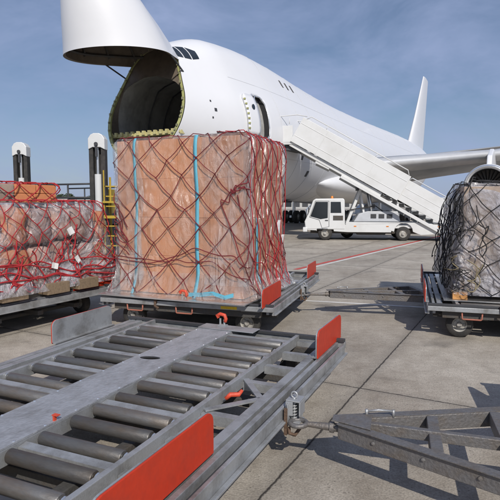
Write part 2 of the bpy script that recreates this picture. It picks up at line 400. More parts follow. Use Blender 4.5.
# smooth the station table once so the loft has no kinks
def smooth_st():
    global ST
    xs = catmull([s[0] for s in ST], .8); raw = [stn(x) for x in xs]
    for _ in range(3):
        new = []
        for i, r in enumerate(raw):
            if 6 < i < len(raw) - 2 and xs[i] > 3.8: new.append([(raw[i - 1][k] + 2 * r[k] + raw[i + 1][k]) / 4 for k in range(3)])
            else: new.append(r)
        raw = new
    ST = [(x, *r) for x, r in zip(xs, raw)]
smooth_st(); half_section.cache_clear()

HX, HZ = 3.5, 7.62            # nose door hinge
plane = empty('cargo_aircraft', (-5.70, 19.70, 0), R(62.0))
tag(plane, 'large white freighter aircraft with its nose door raised and hold open', 'aircraft')
f = MB()
xs = [3.0, 3.3, 3.6, 4, 4.4, 4.8, 5.1, 5.4, 5.7] + [6 + .5 * i for i in range(14)] + [13 + i for i in range(57)] + [69.6, 70.0, 70.2]
CUT = 2.7; rows_ = []
for x in xs:
    t = (x - 3.0) / 3.4
    rows_.append(ring(x) if t >= 1 else sring(CUT + (6.4 - CUT) * t, .3 * (1 - t)))
f.grid(rows_, True)
f.bm.faces.new([f.bm.verts[i] for i in range(0)] or [f.bm.verts.new(p) for p in ring(70.2)])
fus = f.build('fuselage', 'white', plane, smooth=True)
# passenger/crew door opening on the port side cut through the skin
DX0, DX1, DZ0, DZ1 = 7.4, 8.3, 4.95, 6.95
def bool_cut(obj, cutter, material):
    cutter.data.materials.clear(); cutter.data.materials.append(material)
    obj.data.materials.append(material)
    mo = obj.modifiers.new('cut', 'BOOLEAN'); mo.operation = 'DIFFERENCE'; mo.object = cutter; mo.solver = 'EXACT'
    try: mo.material_mode = 'TRANSFER'
    except Exception: pass
    bpy.context.view_layer.update()
    dg = bpy.context.evaluated_depsgraph_get(); me = bpy.data.meshes.new_from_object(obj.evaluated_get(dg))
    obj.modifiers.clear(); obj.data = me; me.name = obj.name
    bpy.data.objects.remove(cutter)
c = MB(); c.box((DX0, -3.9, DZ0), (DX1, -1.6, DZ1), bev=.2)
bool_cut(fus, c.build('cutter', 'dark', plane), M['dark'])
# door leaf, swung out and forward
d = MB(); P = []
for i in range(11):
    t = i / 10; z = DZ0 + .05 + (DZ1 - DZ0 - .1) * t; inset = .16 * max(0, abs(t - .5) * 2 - .75) ** 2 / .0625
    P.append([(x_, -(halfw(x_, z) + .13), z) for x_ in [DX0 - 1.02 + inset + (.94 - 2 * inset) * j / 5 for j in range(6)]])
d.grid(P); leaf = d.build('crew_door', 'white', plane, smooth=True)
so = leaf.modifiers.new('s', 'SOLIDIFY'); so.thickness = .10
b = MB(); b.lathe([(0, .13), (-.03, .13), (-.031, .0)], (DX0 - .5, -(halfw(DX0 - .5, 6.3) + .13), 6.3), (0, 1, -.15), 14); b.build('door_window', 'glass', leaf)
b = MB()
for k in range(7):
    zz = DZ0 + .30 + k * .22; yy = -(halfw(DX0 - 1.0, zz) + .14); b.box((DX0 - 1.05, yy - .03, zz), (DX0 - .98, yy + .06, zz + .07))
b.build('door_hook', 'primer', leaf, split=True)
b = MB()
for zz in (5.4, 6.4): b.beam((DX0 - .15, -(halfw(DX0, zz) + .10), zz), (DX0 + .05, -(halfw(DX0, zz) - .02), zz), .05, .08)
b.build('door_hinge', 'alu', leaf, split=True)
# door frame
fr = MB(); pts = []
def onskin(x, z, o=.0): return (x, -(halfw(x, z) + o), z)
cor = [(DX0 + .2, DZ0), (DX1 - .2, DZ0), (DX1, DZ0 + .2), (DX1, DZ1 - .3), (DX1 - .22, DZ1), (DX0 + .22, DZ1), (DX0, DZ1 - .3), (DX0, DZ0 + .2)]
for (a, b), (a2, b2) in zip(cor, cor[1:] + cor[:1]):
    for t in (0, .25, .5, .75): pts.append(onskin(a + (a2 - a) * t, b + (b2 - b) * t, .01))
fr.tube(pts, .035, 6, closed=True); fr.build('door_frame', 'alu', plane, smooth=True)

# nose opening: ring frame with latches, forward bulkhead and hold
NOSE_F = 4.98; FLOOR = 4.85; CEIL = 7.75
def hold_section(x, top=CEIL, w=None):
    h = []
    k = 14
    for i in range(k + 1):
        z = FLOOR + (top - FLOOR) * i / k
        hw_ = min(halfw(x, min(z, 9)) - .28, 2.95)
        if z > top - .5: hw_ -= .9 * ((z - top + .5) / .5) ** 2
        h.append((hw_, z))
    return [(x, 0, FLOOR)] + [(x, y, z) for y, z in h] + [(x, 0, top)] + [(x, -y, z) for y, z in h[::-1]]
hd = MB(); hx = [3.2, 3.6, 4.2, 4.9, 5.5, 6.5, 8, 10, 13, 17, 22, 28]
hd.grid([hold_section(x, min(7.75, 7.2 + (x - 3.1) * .35)) for x in hx], True)
hd.bm.faces.new([hd.bm.verts.new(p) for p in hold_section(28)])
hd.build('cargo_hold', 'hold', plane, smooth=False)
# ribs of the hold liner and two light strips are modelled as frames
rb = MB()
for x in (6.2, 7.6, 9.0, 10.4, 11.8, 13.2, 14.6, 16):
    s = [Vector(p) for p in hold_section(x)]
    cc = Vector((x, 0, 6.3)); s = [cc + (p - cc) * .985 for p in s[1:]]
    rb.tube(s, .045, 4, caps=True)
rb.build('hold_frames', 'shade', plane)
# roller tracks on the hold floor
tr = MB()
for y in (-1.9, -1.1, -.35, .35, 1.1, 1.9): tr.box((5.0, y - .06, FLOOR + .005), (20, y + .06, FLOOR + .06))
tr.build('roller_track', 'galv', plane)
bk = MB(); ro = sring(CUT + .06, .3, .03)
hs_ = hold_section(3.2, 7.2)
# bulkhead plate between skin ring and hold mouth (matched by angle about the hold centre)
cz = 6.2
def ang(p): return math.atan2(p[2] - cz, p[1])
def ray_hit(poly, th):
    dy, dz = math.cos(th), math.sin(th); best = 0
    n = len(poly)
    for i in range(n):
        y1, z1 = poly[i][1], poly[i][2] - cz; y2, z2 = poly[(i + 1) % n][1], poly[(i + 1) % n][2] - cz
        den = dy * (z2 - z1) - dz * (y2 - y1)
        if abs(den) < 1e-9: continue
        t = (y1 * (z2 - z1) - z1 * (y2 - y1)) / den; s = (y1 * dz - z1 * dy) / den
        if t > 0 and -1e-6 <= s <= 1 + 1e-6: best = max(best, t)
    return best
rowo, rowi = [], []
for k in range(120):
    th = 2 * math.pi * k / 120
    a = ray_hit(ro, th); b = ray_hit(hs_, th)
    rowo.append((CUT + .06 + .3 * (cz + a * math.sin(th) - 5.3), a * math.cos(th), cz + a * math.sin(th))); rowi.append((3.2 + .3 * max(0, cz + b * math.sin(th) - 6.9) * 0, b * math.cos(th), cz + b * math.sin(th)))
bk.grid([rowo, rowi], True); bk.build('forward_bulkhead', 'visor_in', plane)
rg = MB()
r1 = [Vector(p) for p in sring(CUT - .02, .3, .02)]; r2 = [Vector(p) for p in sring(CUT - .02, .3, .15)]; r3 = [Vector(p) for p in sring(CUT + .1, .3, .15)]
rg.grid([r1, r2, r3], True); rg.build('nose_frame', 'primer', plane)
lt = MB(); rr = sring(CUT - .03, .3, .09)
for i, p in enumerate(rr):
    q_ = noise.noise(Vector((i * 1.7, 0, 0)))
    if i % 2 == 0 or q_ > .1: lt.box((p[0] - .05 - .04 * abs(q_), p[1] - .035, p[2] - .03 - .05 * abs(q_)), (p[0] + .02, p[1] + .03, p[2] + .04))
lt.build('nose_latch', mat('latch_metal', (.36, .35, .22), .5, .3, dirt=(.05, .05, .03), dscale=4, damt=.8), plane, split=True)
sl_ = MB(); sl_.box((2.7, -1.9, FLOOR - .16), (3.15, 1.9, FLOOR - .01)); 
for k in range(13): sl_.box((2.63, -1.8 + k * .3 - .06, FLOOR - .12), (2.75, -1.8 + k * .3 + .06, FLOOR + .05))
sl_.build('hold_sill', mat('sill_paint', (.55, .50, .24), .55, dirt=(.2, .17, .08), dscale=5, damt=.6), plane)

# raised nose door
piv = Vector((HX, 0, HZ)); A = R(67)
def lift(p):
    x, y, z = p[0] - HX, p[1], p[2] - HZ
    return Vector((HX + x * math.cos(A) + z * math.sin(A) - .12, y, HZ - x * math.sin(A) + z * math.cos(A) + .06))
nd = MB(); nx = [-.8, -.76, -.72, -.65, -.55, -.42, -.25, 0, .3, .6, .9, 1.2, 1.5, 1.8, 2.1, 2.4, 2.7, 2.95]
vs_ = lambda x, o=0.: sring(-.8 + (CUT - .02 + .8) * (x + .8) / 3.75, .3 * ((x + .8) / 3.75) ** 1.3, o)
rows = [[lift(p) for p in vs_(x)] for x in nx]
nd.grid(rows, True); nd.bm.faces.new([nd.bm.verts.new(p) for p in rows[0]])
nd.build('nose_door', 'white', plane, smooth=True)
nd_o = plane.children[-1] if plane.children else None
nin = MB(); ix = [-.2, .1, .5, .9, 1.3, 1.7, 2.1, 2.5, 2.8, 2.93]
rows = [[lift(p) for p in vs_(x, .10)] for x in ix]
nin.grid(rows, True); nin.bm.faces.new([nin.bm.verts.new(p) for p in rows[0]])
rim_o = [lift(p) for p in vs_(2.95)]; rim_i = [lift(p) for p in vs_(2.93, .10)]
nin.grid([rim_o, rim_i], True)
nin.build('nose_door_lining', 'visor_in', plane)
nr = MB()
for x in (.6, 1.1, 1.6, 2.1, 2.6): nr.tube([lift(p) for p in vs_(x, .16)], .06, 4, closed=True)
for k in range(0, 72, 6):
    nr.tube([lift(vs_(x, .15)[k]) for x in (.2, 1.0, 1.8, 2.7)], .045, 4)
nr.build('nose_door_ribs', 'chassis', plane)
ap = MB()
for sy in (-1, 1):
    ap.tube([(3.45, sy * 1.5, 7.3), lift((3.0, sy * 1.7, 6.6))], .035, 8)
ap.build('nose_door_strut', 'shade', plane, smooth=True, split=True)

# cockpit windows (port, starboard and the front pair)
def pane(x0, x1, z0a, z1a, z0b, z1b, sy):
    b = MB(); P = []
    for i in range(5):
        t = i / 4; x = x0 + (x1 - x0) * t; lo = z0a + (z0b - z0a) * t; hi = z1a + (z1b - z1a) * t
        P.append([(x, sy * (halfw(x, lo + (hi - lo) * s) + .018), lo + (hi - lo) * s) for s in (0, .25, .5, .75, 1)])
    b.grid(P); return b.build('cockpit_window', 'glass', plane, smooth=True)
for sy in (-1, 1):
    pane(3.52, 3.80, 7.98, 8.34, 7.98, 8.50, sy); pane(3.86, 4.22, 7.98, 8.52, 7.99, 8.56, sy); pane(4.28, 4.66, 8.0, 8.56, 8.1, 8.46, sy)
# small vents, dots and seams on the port side
vt = MB()
for k in range(3):
    x = 12.0 + k * .75; vt.grid([[onskin(x, 8.25, .012), onskin(x + .22, 8.25, .012)], [onskin(x - .05, 8.65, .012), onskin(x + .17, 8.65, .012)]])
vt.build('upper_deck_vent', 'chassis', plane, split=True)
for x, z, s in ((4.3, 6.2, .04), (4.5, 5.85, .07), (4.3, 5.5, .04), (12.5, 4.4, .12), (14, 3.6, .16), (17.5, 4.6, .1), (12.2, 5.6, .06)):
    b = MB(); b.grid([[onskin(x - s, z - s, .012), onskin(x + s, z - s, .012)], [onskin(x - s, z + s, .012), onskin(x + s, z + s, .012)]]); b.build('hull_port', 'shade', plane)
sm = MB()
for x in (9.6, 12.0, 14.2, 16.5, 18.7, 21, 26, 31, 36, 41, 46, 51):
    rr_ = ring(x, -.006); sm.tube(rr_, .0065, 4, closed=True)
for z in (4.2, 7.55):
    sm.tube([onskin(x, z, .004) for x in [6 + i for i in range(44)]], .0065, 4)
sm.build('skin_seam', 'belly', plane)
an = MB(); an.beam(onskin(4.6, 4.9, 0), onskin(4.6, 4.9, .3), .08, .04); an.tube([onskin(4.6, 4.9, .28), (4.2, -halfw(4.6, 4.9) - .31, 4.9)], .018, 6); an.build('air_probe', 'shade', plane)
for y in (-.6, .6):
    b = MB(); b.box((15.2, y - .3, 1.93), (16.2, y + .3, 2.04)); b.build('belly_intake', 'dark', plane)

# wing-body fairing
wf = MB(); P = []
for i in range(25):
    t = i / 24; x = 16.5 + 24 * t; e = math.sin(math.pi * min(1, max(.0, t))) ** .55
    P.append([(x, -(3.25 * .55 + (1.85 + .35 * e) * math.cos(a) * (.25 + .75 * e)) if True else 0, 3.15 + 1.35 * e * math.sin(a)) for a in [math.pi * 2 * k / 20 for k in range(20)]])
V = wf.grid(P, True)
Pm = [[(p[0], -p[1], p[2]) for p in row] for row in P]; wf.grid(Pm, True)
wf.build('wing_body_fairing', 'white', plane, smooth=True)

# wings with aerofoil sections
def aerofoil(le, chord, th, n=12, twist=0.):
    out = []
    for k in range(2 * n):
        a = 2 * math.pi * k / (2 * n); xx = .5 - .5 * math.cos(a)
        yt = 5 * th * (.2969 * math.sqrt(xx) - .126 * xx - .3516 * xx ** 2 + .2843 * xx ** 3 - .1015 * xx ** 4)
        out.append((le[0] + chord * xx, le[1], le[2] + chord * (yt * (1.1 if a < math.pi else -.8)) - chord * xx * twist))
    return out
def wing(sy, name='wing'):
    b = MB(); secs = []
    for s, xl, c, th, z in ((2.6, 19.2, 14.8, .125, 4.15), (6, 22.2, 12.3, .12, 4.7), (12, 27.4, 9.2, .105, 5.45), (20, 34.4, 6.9, .09, 6.6), (30, 43.0, 4.6, .085, 8.4), (32, 45.0, 3.6, .08, 8.8)):
        secs.append(aerofoil((xl, sy * s, z), c, th, twist=.05))
    b.grid(secs, True); b.bm.faces.new([b.bm.verts.new(p) for p in secs[-1]])
    w = b.build(name, 'wing', plane, smooth=True)
    # bright leading edge slat
    e = MB(); rows = []
    for s, xl, c, z in ((4, 20.4, 13.7, 4.36), (6, 22.2, 12.3, 4.7), (12, 27.4, 9.2, 5.45), (20, 34.4, 6.9, 6.6), (30, 43.0, 4.6, 8.4)):
        sec = aerofoil((xl - .06, sy * s, z), c, .115, twist=.05); rows.append([Vector(sec[k]) for k in (-3, -2, -1, 0, 1, 2, 3)])
    for r in rows:
        for v in r: v.x -= .03
    e.grid(rows); e.build('slat', 'slat', w, smooth=True)
    for s, xt in ((8.5, 33.5), (15.0, 36.5), (21, 40)):
        q = MB(); z = 3.9 + .14 * s
        q.lathe([(0, .05), (.6, .28), (1.6, .4), (3.4, .34), (4.8, .06)], (xt - 4, sy * s, z - .25), (1, 0, -.06), 14); q.build('flap_fairing', 'wing', w, smooth=True)
    return w
wing(-1); wing(1)
def engine(x, y, z):
    b = MB(); prof = [(0, 1.28), (-.12, 1.36), (.02, 1.45), (.5, 1.52), (1.4, 1.56), (2.6, 1.5), (3.4, 1.38)]
    b.lathe([(.55, 1.22), (.2, 1.2), (-.02, 1.25), (-.08, 1.32), (0, 1.4), (.5, 1.5), (1.4, 1.56), (2.8, 1.48), (3.6, 1.30), (3.55, 1.2), (2.6, 1.1)], (x, y, z), (1, 0, 0), 40)
    e = b.build('engine', 'white', plane, smooth=True)
    b = MB(); b.lathe([(.6, 1.21), (.15, 1.215), (-.04, 1.27), (-.10, 1.335), (-.03, 1.405), (.12, 1.44)], (x - .02, y, z), (1, 0, 0), 40); b.build('inlet_lip', 'alu', e, smooth=True)
    b = MB(); b.lathe([(.5, 1.215), (1.2, 1.16), (1.25, .01)], (x, y, z), (1, 0, 0), 32); b.build('inlet_duct', 'dark', e, smooth=True)
    b = MB()
    for k in range(26):
        a = 2 * math.pi * k / 26; ca, sa = math.cos(a), math.sin(a); ca2, sa2 = math.cos(a + .16), math.sin(a + .16)
        b.bm.faces.new([b.bm.verts.new(v) for v in ((x + .95, y + .33 * ca, z + .33 * sa), (x + .95, y + 1.15 * ca, z + 1.15 * sa), (x + 1.12, y + 1.15 * ca2, z + 1.15 * sa2), (x + 1.12, y + .33 * ca2, z + .33 * sa2))])
    b.build('fan_blades', 'chassis', e)
    b = MB(); b.lathe([(.55, .01), (.7, .16), (.95, .33), (1.2, .36)], (x, y, z), (1, 0, 0), 20); b.build('spinner', 'belly', e, smooth=True)
    b = MB(); b.lathe([(2.6, 1.05), (4.2, .85), (5.4, .55), (5.3, .4), (6.2, .05)], (x, y, z), (1, 0, 0), 28); b.build('exhaust_cone', 'alu', e, smooth=True)
    b = MB(); P = [(x + 1.0, y - .16, z + 1.3), (x + 1.5, y - .16, z + 2.15), (x + 3.5, y - .16, z + 2.75), (x + 8, y - .16, z + 2.3), (x + 5.5, y - .16, z + .9), (x + 3.4, y - .16, z + 1.2)]
    b.prism(P, (0, .32, 0)); b.build('pylon', 'white', e, bevel=.08)
for sy in (-1, 1):
    engine(22.6, sy * 11.9, 2.95); engine(33.2, sy * 21.2, 3.7)
# tail fin, stabilisers
t = MB(); secs = []
for z, xl, c, th in ((8.9, 54.6, 12.6, .10), (10.2, 57.2, 10.6, .09), (14, 60.9, 7.9, .085), (20.4, 66.3, 4.0, .08)):
    sec = aerofoil((xl, 0, 0), c, th); secs.append([(p[0], p[2] - 0, z) for p in sec])
t.grid(secs, True); t.bm.faces.new([t.bm.verts.new(p) for p in secs[-1]]); t.build('tail_fin', 'white', plane, smooth=True)
for sy in (-1, 1):
    t = MB(); secs = [aerofoil((60.2, sy * 1.0, 8.3), 7.6, .09), aerofoil((68.6, sy * 11, 10.0), 2.7, .08)]
    t.grid(secs, True); t.bm.faces.new([t.bm.verts.new(p) for p in secs[-1]]); t.build('stabiliser', 'wing', plane, smooth=True)
# landing gear
def gear(x, y, zt=3.2, n=2, w=1.15):
    b = MB(); b.tube([(x, y, zt), (x, y, .75)], .16, 10); b.tube([(x, y, 1.4), (x + 1.2, y, zt)], .08, 8)
    b.beam((x - (.75 if n > 1 else 0) - .1, y, .62), (x + (.75 if n > 1 else 0) + .1, y, .62), .2, .2)
    gg = b.build('landing_gear', 'alu', plane, smooth=True, auto=40)
    for dx in ((-.75, .75) if n > 1 else (0,)):
        for dy in (-w / 2, w / 2):
            q = MB(); q.lathe([(-.2, .3), (-.2, .52), (-.14, .6), (.14, .6), (.2, .52), (.2, .3)], (x + dx, y + dy, .6), (0, 1, 0), 26)
            q.build('tyre', 'rubber', gg, smooth=True)
            q = MB(); q.lathe([(-.19, .31), (-.1, .26), (-.1, .05), (.1, .05), (.1, .26), (.19, .31)], (x + dx, y + dy, .6), (0, 1, 0), 20, caps=True); q.build('hub', 'rim', gg, smooth=True)
gear(7.9, 0, 3.0, 1, .9)
for x, y in ((31.5, -5.5), (31.5, 5.5), (34.8, -1.9), (34.8, 1.9)): gear(x, y)

# ------------------------------------------------------------------ pallet dollies
HXD, HYD = 1.36, 1.76
def wheel(parent, x, y, r=.21, w=.13, cx=1):
    """wheel rolling along X"""
    q = MB(); q.lathe([(-w / 2, r * .55), (-w / 2, r * .9), (-w * .35, r), (w * .35, r), (w / 2, r * .9), (w / 2, r * .55)], (0, 0, 0), (0, 1, 0), 24)
    o = q.build('tyre', 'rubber', None, smooth=True)
    q = MB(); q.lathe([(-w * .48, r * .56), (-w * .40, r * .5), (-w * .2, r * .42), (-w * .25, r * .2), (-w * .6, r * .18), (-w * .6, .001)], (0, 0, 0), (0, 1, 0), 20)
    q.lathe([(w * .48, r * .56), (w * .40, r * .5), (w * .2, r * .42), (w * .25, r * .2), (w * .6, r * .18), (w * .6, .001)], (0, 0, 0), (0, 1, 0), 20)
    for k in range(5):
        a = 2 * math.pi * k / 5
        for s in (-1, 1): q.tube([(r * .33 * math.cos(a), s * w * .15, r * .33 * math.sin(a)), (r * .33 * math.cos(a), s * w * .36, r * .33 * math.sin(a))], .012, 6)
    h = q.build('rim', 'rim', None, smooth=True, auto=40)
    wh = empty('wheel', (x, y, r)); wh.parent = parent
    o.parent = wh; h.parent = wh
    return wh
def flap(parent, name, sx, y0, y1, z0, z1, red_out=True):
    """end stop: plate with rounded top corner, painted red outside, grey inside"""
    x = 1.262 if sx > 0 and y0 > 0 else 1.235 if sx > 0 else -HXD - .02; rr_ = .07; t = .006
    P = [(y0, z0), (y1, z0)]
    for k in range(6):
        a = R(90 * k / 5); P.append((y1 - rr_ + rr_ * math.cos(a), z1 - rr_ + rr_ * math.sin(a)))
    for k in range(6):
        a = R(90 + 90 * k / 5); P.append((y0 + rr_ + rr_ * math.cos(a), z1 - rr_ + rr_ * math.sin(a)))
    b = MB(); b.prism([(x, y, z) for y, z in P], (sx * t * 2, 0, 0)); o = b.build(name, 'red', parent, bevel=.003)
    b = MB(); b.prism([(x - sx * t * 2, y, z) for y, z in P], (sx * (t * 2 - .001), 0, 0)); b.box((min(x, x - sx * .05), y0, z0), (max(x, x - sx * .05), y1, z0 + .012)); b.build('backing_plate', 'galv', o)
    return o
ROLL = [-1.62, -1.38, -1.14, -.87, -.65, -.41, -.14, .12, .36, .64, .89, 1.15, 1.40]
BARS = [-1.26, -.53, -.01, .5, 1.02, 1.53]
def make_dolly():
    root = empty('pallet_dolly', (0, 0, 0))
    X, Y = HXD, HYD
    # perimeter: end beams (along Y) are stepped channels
    for sx in (-1, 1):
        bx = lambda b, u0, u1, z0, z1, e=0.: b.box((min(sx * u0, sx * u1), -Y + e, z0), (max(sx * u0, sx * u1), Y - e, z1))
        b = MB(); bx(b, X - .028, X, .35, .452); b.build('end_beam', 'galv', root, bevel=.004)
        b = MB(); bx(b, X + .001, X + .032, .352, .368, .003); bx(b, X - .108, X - .068, .36, .468); b.build('beam_lip', 'galv', root, bevel=.004, split=True)
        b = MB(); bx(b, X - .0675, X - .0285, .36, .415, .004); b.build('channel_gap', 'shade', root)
        b = MB(); bx(b, X - .21, X - .135, .42, .47); b.build('inner_beam', 'galv', root, bevel=.004)
    for sy in (-1, 1):
        b = MB(); b.box((-X + .002, min(sy * Y, sy * (Y + .05)), .405), (X - .002, max(sy * Y, sy * (Y + .05)), .47)); b.build('side_rail', 'galv', root, bevel=.005)
        b = MB(); b.box((-X + .004, min(sy * (Y - .02), sy * (Y + .03)), .472), (X - .004, max(sy * (Y - .02), sy * (Y + .03)), .505)); b.build('guide_strip', 'shade', root, bevel=.004)
        b = MB(); b.box((-X + .2, min(sy * (Y - .03), sy * (Y - .12)), .30), (X - .2, max(sy * (Y - .03), sy * (Y - .12)), .40)); b.build('under_rail', 'chassis', root, bevel=.005)
    # roller rails
    for x0, x1 in ((-.985, -.95), (-.235, -.20), (.13, .165), (.83, .87)):
        b = MB(); b.box((x0, -Y + .01, .40), (x1, Y - .01, .50)); b.build('roller_rail', 'galv', root, bevel=.004)
    # centre plank with hand holes
    b = MB(); b.box((-.235, -Y + .02, .5015), (.165, Y - .02, .514)); pl = b.build('centre_plank', 'plank', root)
    for yy in (.38,):
        c_ = MB()
        P = [(-.08 + .09 * math.cos(a) + .03 * math.sin(a), yy + .05 * math.sin(a), .44) for a in [2 * math.pi * k / 16 for k in range(16)]]
        c_.prism(P, (0, 0, .12)); cu = c_.build('cutter', 'dark', root); bool_cut(pl, cu, M['shade'])
    # rivets on the plank edges and bearing brackets
    b = MB()
    for y in ROLL:
        for x in (-.222, .152): b.lathe([(0, .011), (.005, .009), (.007, .0)], (x, y + .06, .514), (0, 0, 1), 8)
    b.build('rivet', 'alu', root, split=True)
    b = MB()
    for y in ROLL:
        for x in (-.947, .827): b.lathe([(0, .0), (0, .03), (.012, .03), (.014, .018), (.024, .016), (.026, 0)], (x, y, .468), (1 if x < 0 else -1, 0, 0), 10)
    b.build('bearing_cap', 'alu', root, split=True)
    for y in ROLL:
        for x0, x1 in ((-.915, -.255), (.185, .797)):
            dz = random.uniform(-.004, .003)
            b = MB(); b.lathe([(0, .0), (0, .038), (.006, .043), (x1 - x0 - .006, .043), (x1 - x0, .038), (x1 - x0, 0)], (x0, y, .465 + dz), (1, 0, 0), 20)
            b.tube([(x0 - .03, y, .465 + dz), (x1 + .03, y, .465 + dz)], .012, 8)
            b.build('roller', 'roller', root, smooth=True, auto=40)
    for y in BARS:
        b = MB()
        for x0, x1 in ((-.948, -.237), (.167, .828)):
            b = MB(); b.prism([(x0, y - .045, .478), (x0, y + .015, .478), (x0, y + .015, .486), (x0, y - .037, .486 - .008), (x0, y - .037, .40), (x0, y - .045, .40)], (x1 - x0, 0, 0)); b.build('cross_bar', 'galv', root)
    # side bays between the roller rails and the end beams: ties and diagonals
    b = MB()
    for y in (-1.7, -1.25, -.8, -.35, .35, .8, 1.25, 1.7):
        b.box((.872, y - .035, .38), (X - .212, y + .035, .45)); 
    for y0, y1 in ((-.35, .0), (.35, .0)): b.beam((.88, y0, .462), (X - .2, y1, .462), .05, .012)
    for y in (-1.5, -.5, .5, 1.5): b.box((-X + .212, y - .03, .37), (-.987, y + .03, .43))
    b.build('bay_tie', 'galv', root, split=True)
    # lower chassis
    b = MB()
    for x in (-.6, .6): b.box((x - .04, -Y + .12, .27), (x + .04, Y - .12, .385))
    for y in (-1.15, -.25, .45, 1.15): b.box((-X + .1, y - .05, .20), (X - .1, y + .05, .268))
    b.build('chassis_member', 'chassis', root, bevel=.006, split=True)
    # axles, forks, wheels
    for sx in (-1, 1):
        b = MB(); b.tube([(sx * .92, -1.54, .185), (sx * .92, 1.54, .185)], .035, 10)
        for sy in (-1, 1): b.beam((sx * .92, sy * 1.36, .19), (sx * .92, sy * 1.36, .39), .06, .10, up=(1, 0, 0))
        for sy in (-1, 1):
            for k in range(3): b.beam((sx * .92 - .26 + k * .04, sy * 1.25, .235 + k * .012), (sx * .92 + .26 - k * .04, sy * 1.25, .235 + k * .012), .06, .009)
        b.build('axle', 'chassis', root)
        for sy in (-1, 1): wheel(root, sx * .92, sy * 1.54, .185, .12)
    # end flaps
    flap(root, 'end_flap', 1, -Y - .16, -.90, .475, .73); flap(root, 'end_flap', 1, 1.08, Y + .17, .475, .73)
    flap(root, 'end_flap', -1, -1.45, -.55, .46, .70); flap(root, 'end_flap', -1, .52, 1.45, .46, .70)
    # stops and catches
    def catch(x, y, z=.505, s=1):
        b = MB(); b.box((x - .05, y - .03, z), (x + .05, y + .03, z + .012)); b.tube([(x - .03, y, z + .01), (x - .03, y, z + .08)], .012, 8); b.tube([(x + .02, y, z + .01), (x + .02, y, z + .07)], .012, 8)
        o = b.build('pallet_stop', 'galv', root)
        b = MB(); b.tube([(x - .05, y, z + .085), (x - .07, y, z + .11), (x - .03, y, z + .13), (x + .025, y, z + .12), (x + .04, y, z + .08), (x + .03, y, z + .045)], .021, 8); b.build('stop_grip', 'redw', o, smooth=True)
    catch(-.02, Y - .06, .526); catch(.02, -Y - .01, .508)
    b = MB(); b.box((-.25, Y - .22, .5165), (.42, Y - .02, .5255)); b.build('end_plate', 'galv', root, bevel=.003)
    b = MB(); b.tube([(.92, -.10, .46), (.95, -.08, .49), (1.0, -.04, .485), (1.02, -.02, .515)], [.016, .019, .019, .012], 8); b.build('lock_lever', 'redw', root, smooth=True)
    b = MB(); b.beam((.15, -1.0, .514), (.15, -1.0, .55), .014, .02, up=(0, 1, 0)); b.box((.14, -1.015, .55), (.185, -.985, .556)); b.build('lock_tab', 'redw', root)
    # hoop handles under the side rails
    for sy in (-1, 1):
        for x in (-.78, .02):
            b = MB(); y = sy * (Y + .02); b.tube([(x - .13, y, .40), (x - .125, y, .315), (x - .115, y, .305), (x + .115, y, .305), (x + .125, y, .315), (x + .13, y, .40)], .011, 8); b.build('hoop_handle', 'hoop', root, smooth=True)
    b = MB(); b.box((.60, -Y - .0525, .415), (.84, -Y - .0500, .455)); b.build('label_plate', 'sticker', root)
    b = MB(); b.tube([(-.42, -Y - .06, .47), (-.42, -Y - .075, .40), (-.36, -Y - .08, .37)], .02, 8); b.tube([(-.42, -Y - .055, .51), (-.42, -Y - .055, .44)], .026, 8); b.build('rail_latch', 'rust', root, smooth=True)
    # coupling on the +X end
    h = MB(); h.box((X + .033, -.085, .33), (X + .043, .115, .49)); h.box((X + .016, -.06, .50), (X + .12, .06, .512)); h.box((X + .016, -.06, .345), (X + .12, .06, .357))
    h.box((X + .016, .056, .357), (X + .105, .066, .50)); h.box((X + .016, -.066, .40), (X + .07, -.056, .50)); h.box((X + .112, -.055, .40), (X + .122, .055, .50))
    hh = h.build('coupling', 'galv', root, bevel=.003)
    b = MB(); b.tube([(X + .065 + .022 * math.cos(a), .022 * math.sin(a) - .015, .36 + .13 * k / 60) for k, a in ((k, 2 * math.pi * 6 * k / 60) for k in range(61))], .0045, 6); b.build('coupling_spring', 'galv', hh, smooth=True)
    b = MB(); b.tube([(X + .065, -.015, .30), (X + .065, -.015, .52)], .011, 10); b.tube([(X + .065 + .022 * math.cos(a), -.015, .54 + .022 * math.sin(a)) for a in [2 * math.pi * k / 16 for k in range(16)]], .007, 6, closed=True); b.build('coupling_pin', 'galv', hh, smooth=True)
    b = MB(); b.box((X + .018, -.10, .27), (X + .04, -.078, .46)); b.tube([(X + .05, -.085, .33), (X + .06, -.10, .29), (X + .09, -.07, .27), (X + .11, -.03, .30), (X + .09, .0, .33)], .013, 8); b.build('coupling_hook', 'rust', hh, smooth=True, auto=40)
    return root
dproto = make_dolly()
G = 'steel pallet dollies on the apron'
def place(o, x, y, h, label, tilt=0.):
    o.location = (x, y, 0); o.rotation_euler = (0, tilt, R(-h)); tag(o, label, 'pallet dolly', G)
place(dproto, -.98, 4.19, 24, 'empty steel roller dolly in the foreground with bare grey rollers')
d2 = copy_tree(dproto); place(d2, -.44, 9.13, 17.5, 'steel dolly carrying the tall brown carton load in the middle')
d3 = copy_tree(dproto); place(d3, 4.31, 8.49, 17, 'steel dolly at the right edge carrying the load under a black net')
d1 = copy_tree(dproto); place(d1, -4.51, 8.06, 30, 'steel dolly at the left edge carrying the load under a bright red net')
d4 = copy_tree(dproto); place(d4, 3.46, 2.68, 14, 'steel dolly beyond the right edge pulled by the large foreground tow bar')

for ch in list(d1.children):
    if ch.name.startswith('coupling'):
        for q in list(ch.children): bpy.data.objects.remove(q)
        bpy.data.objects.remove(ch)
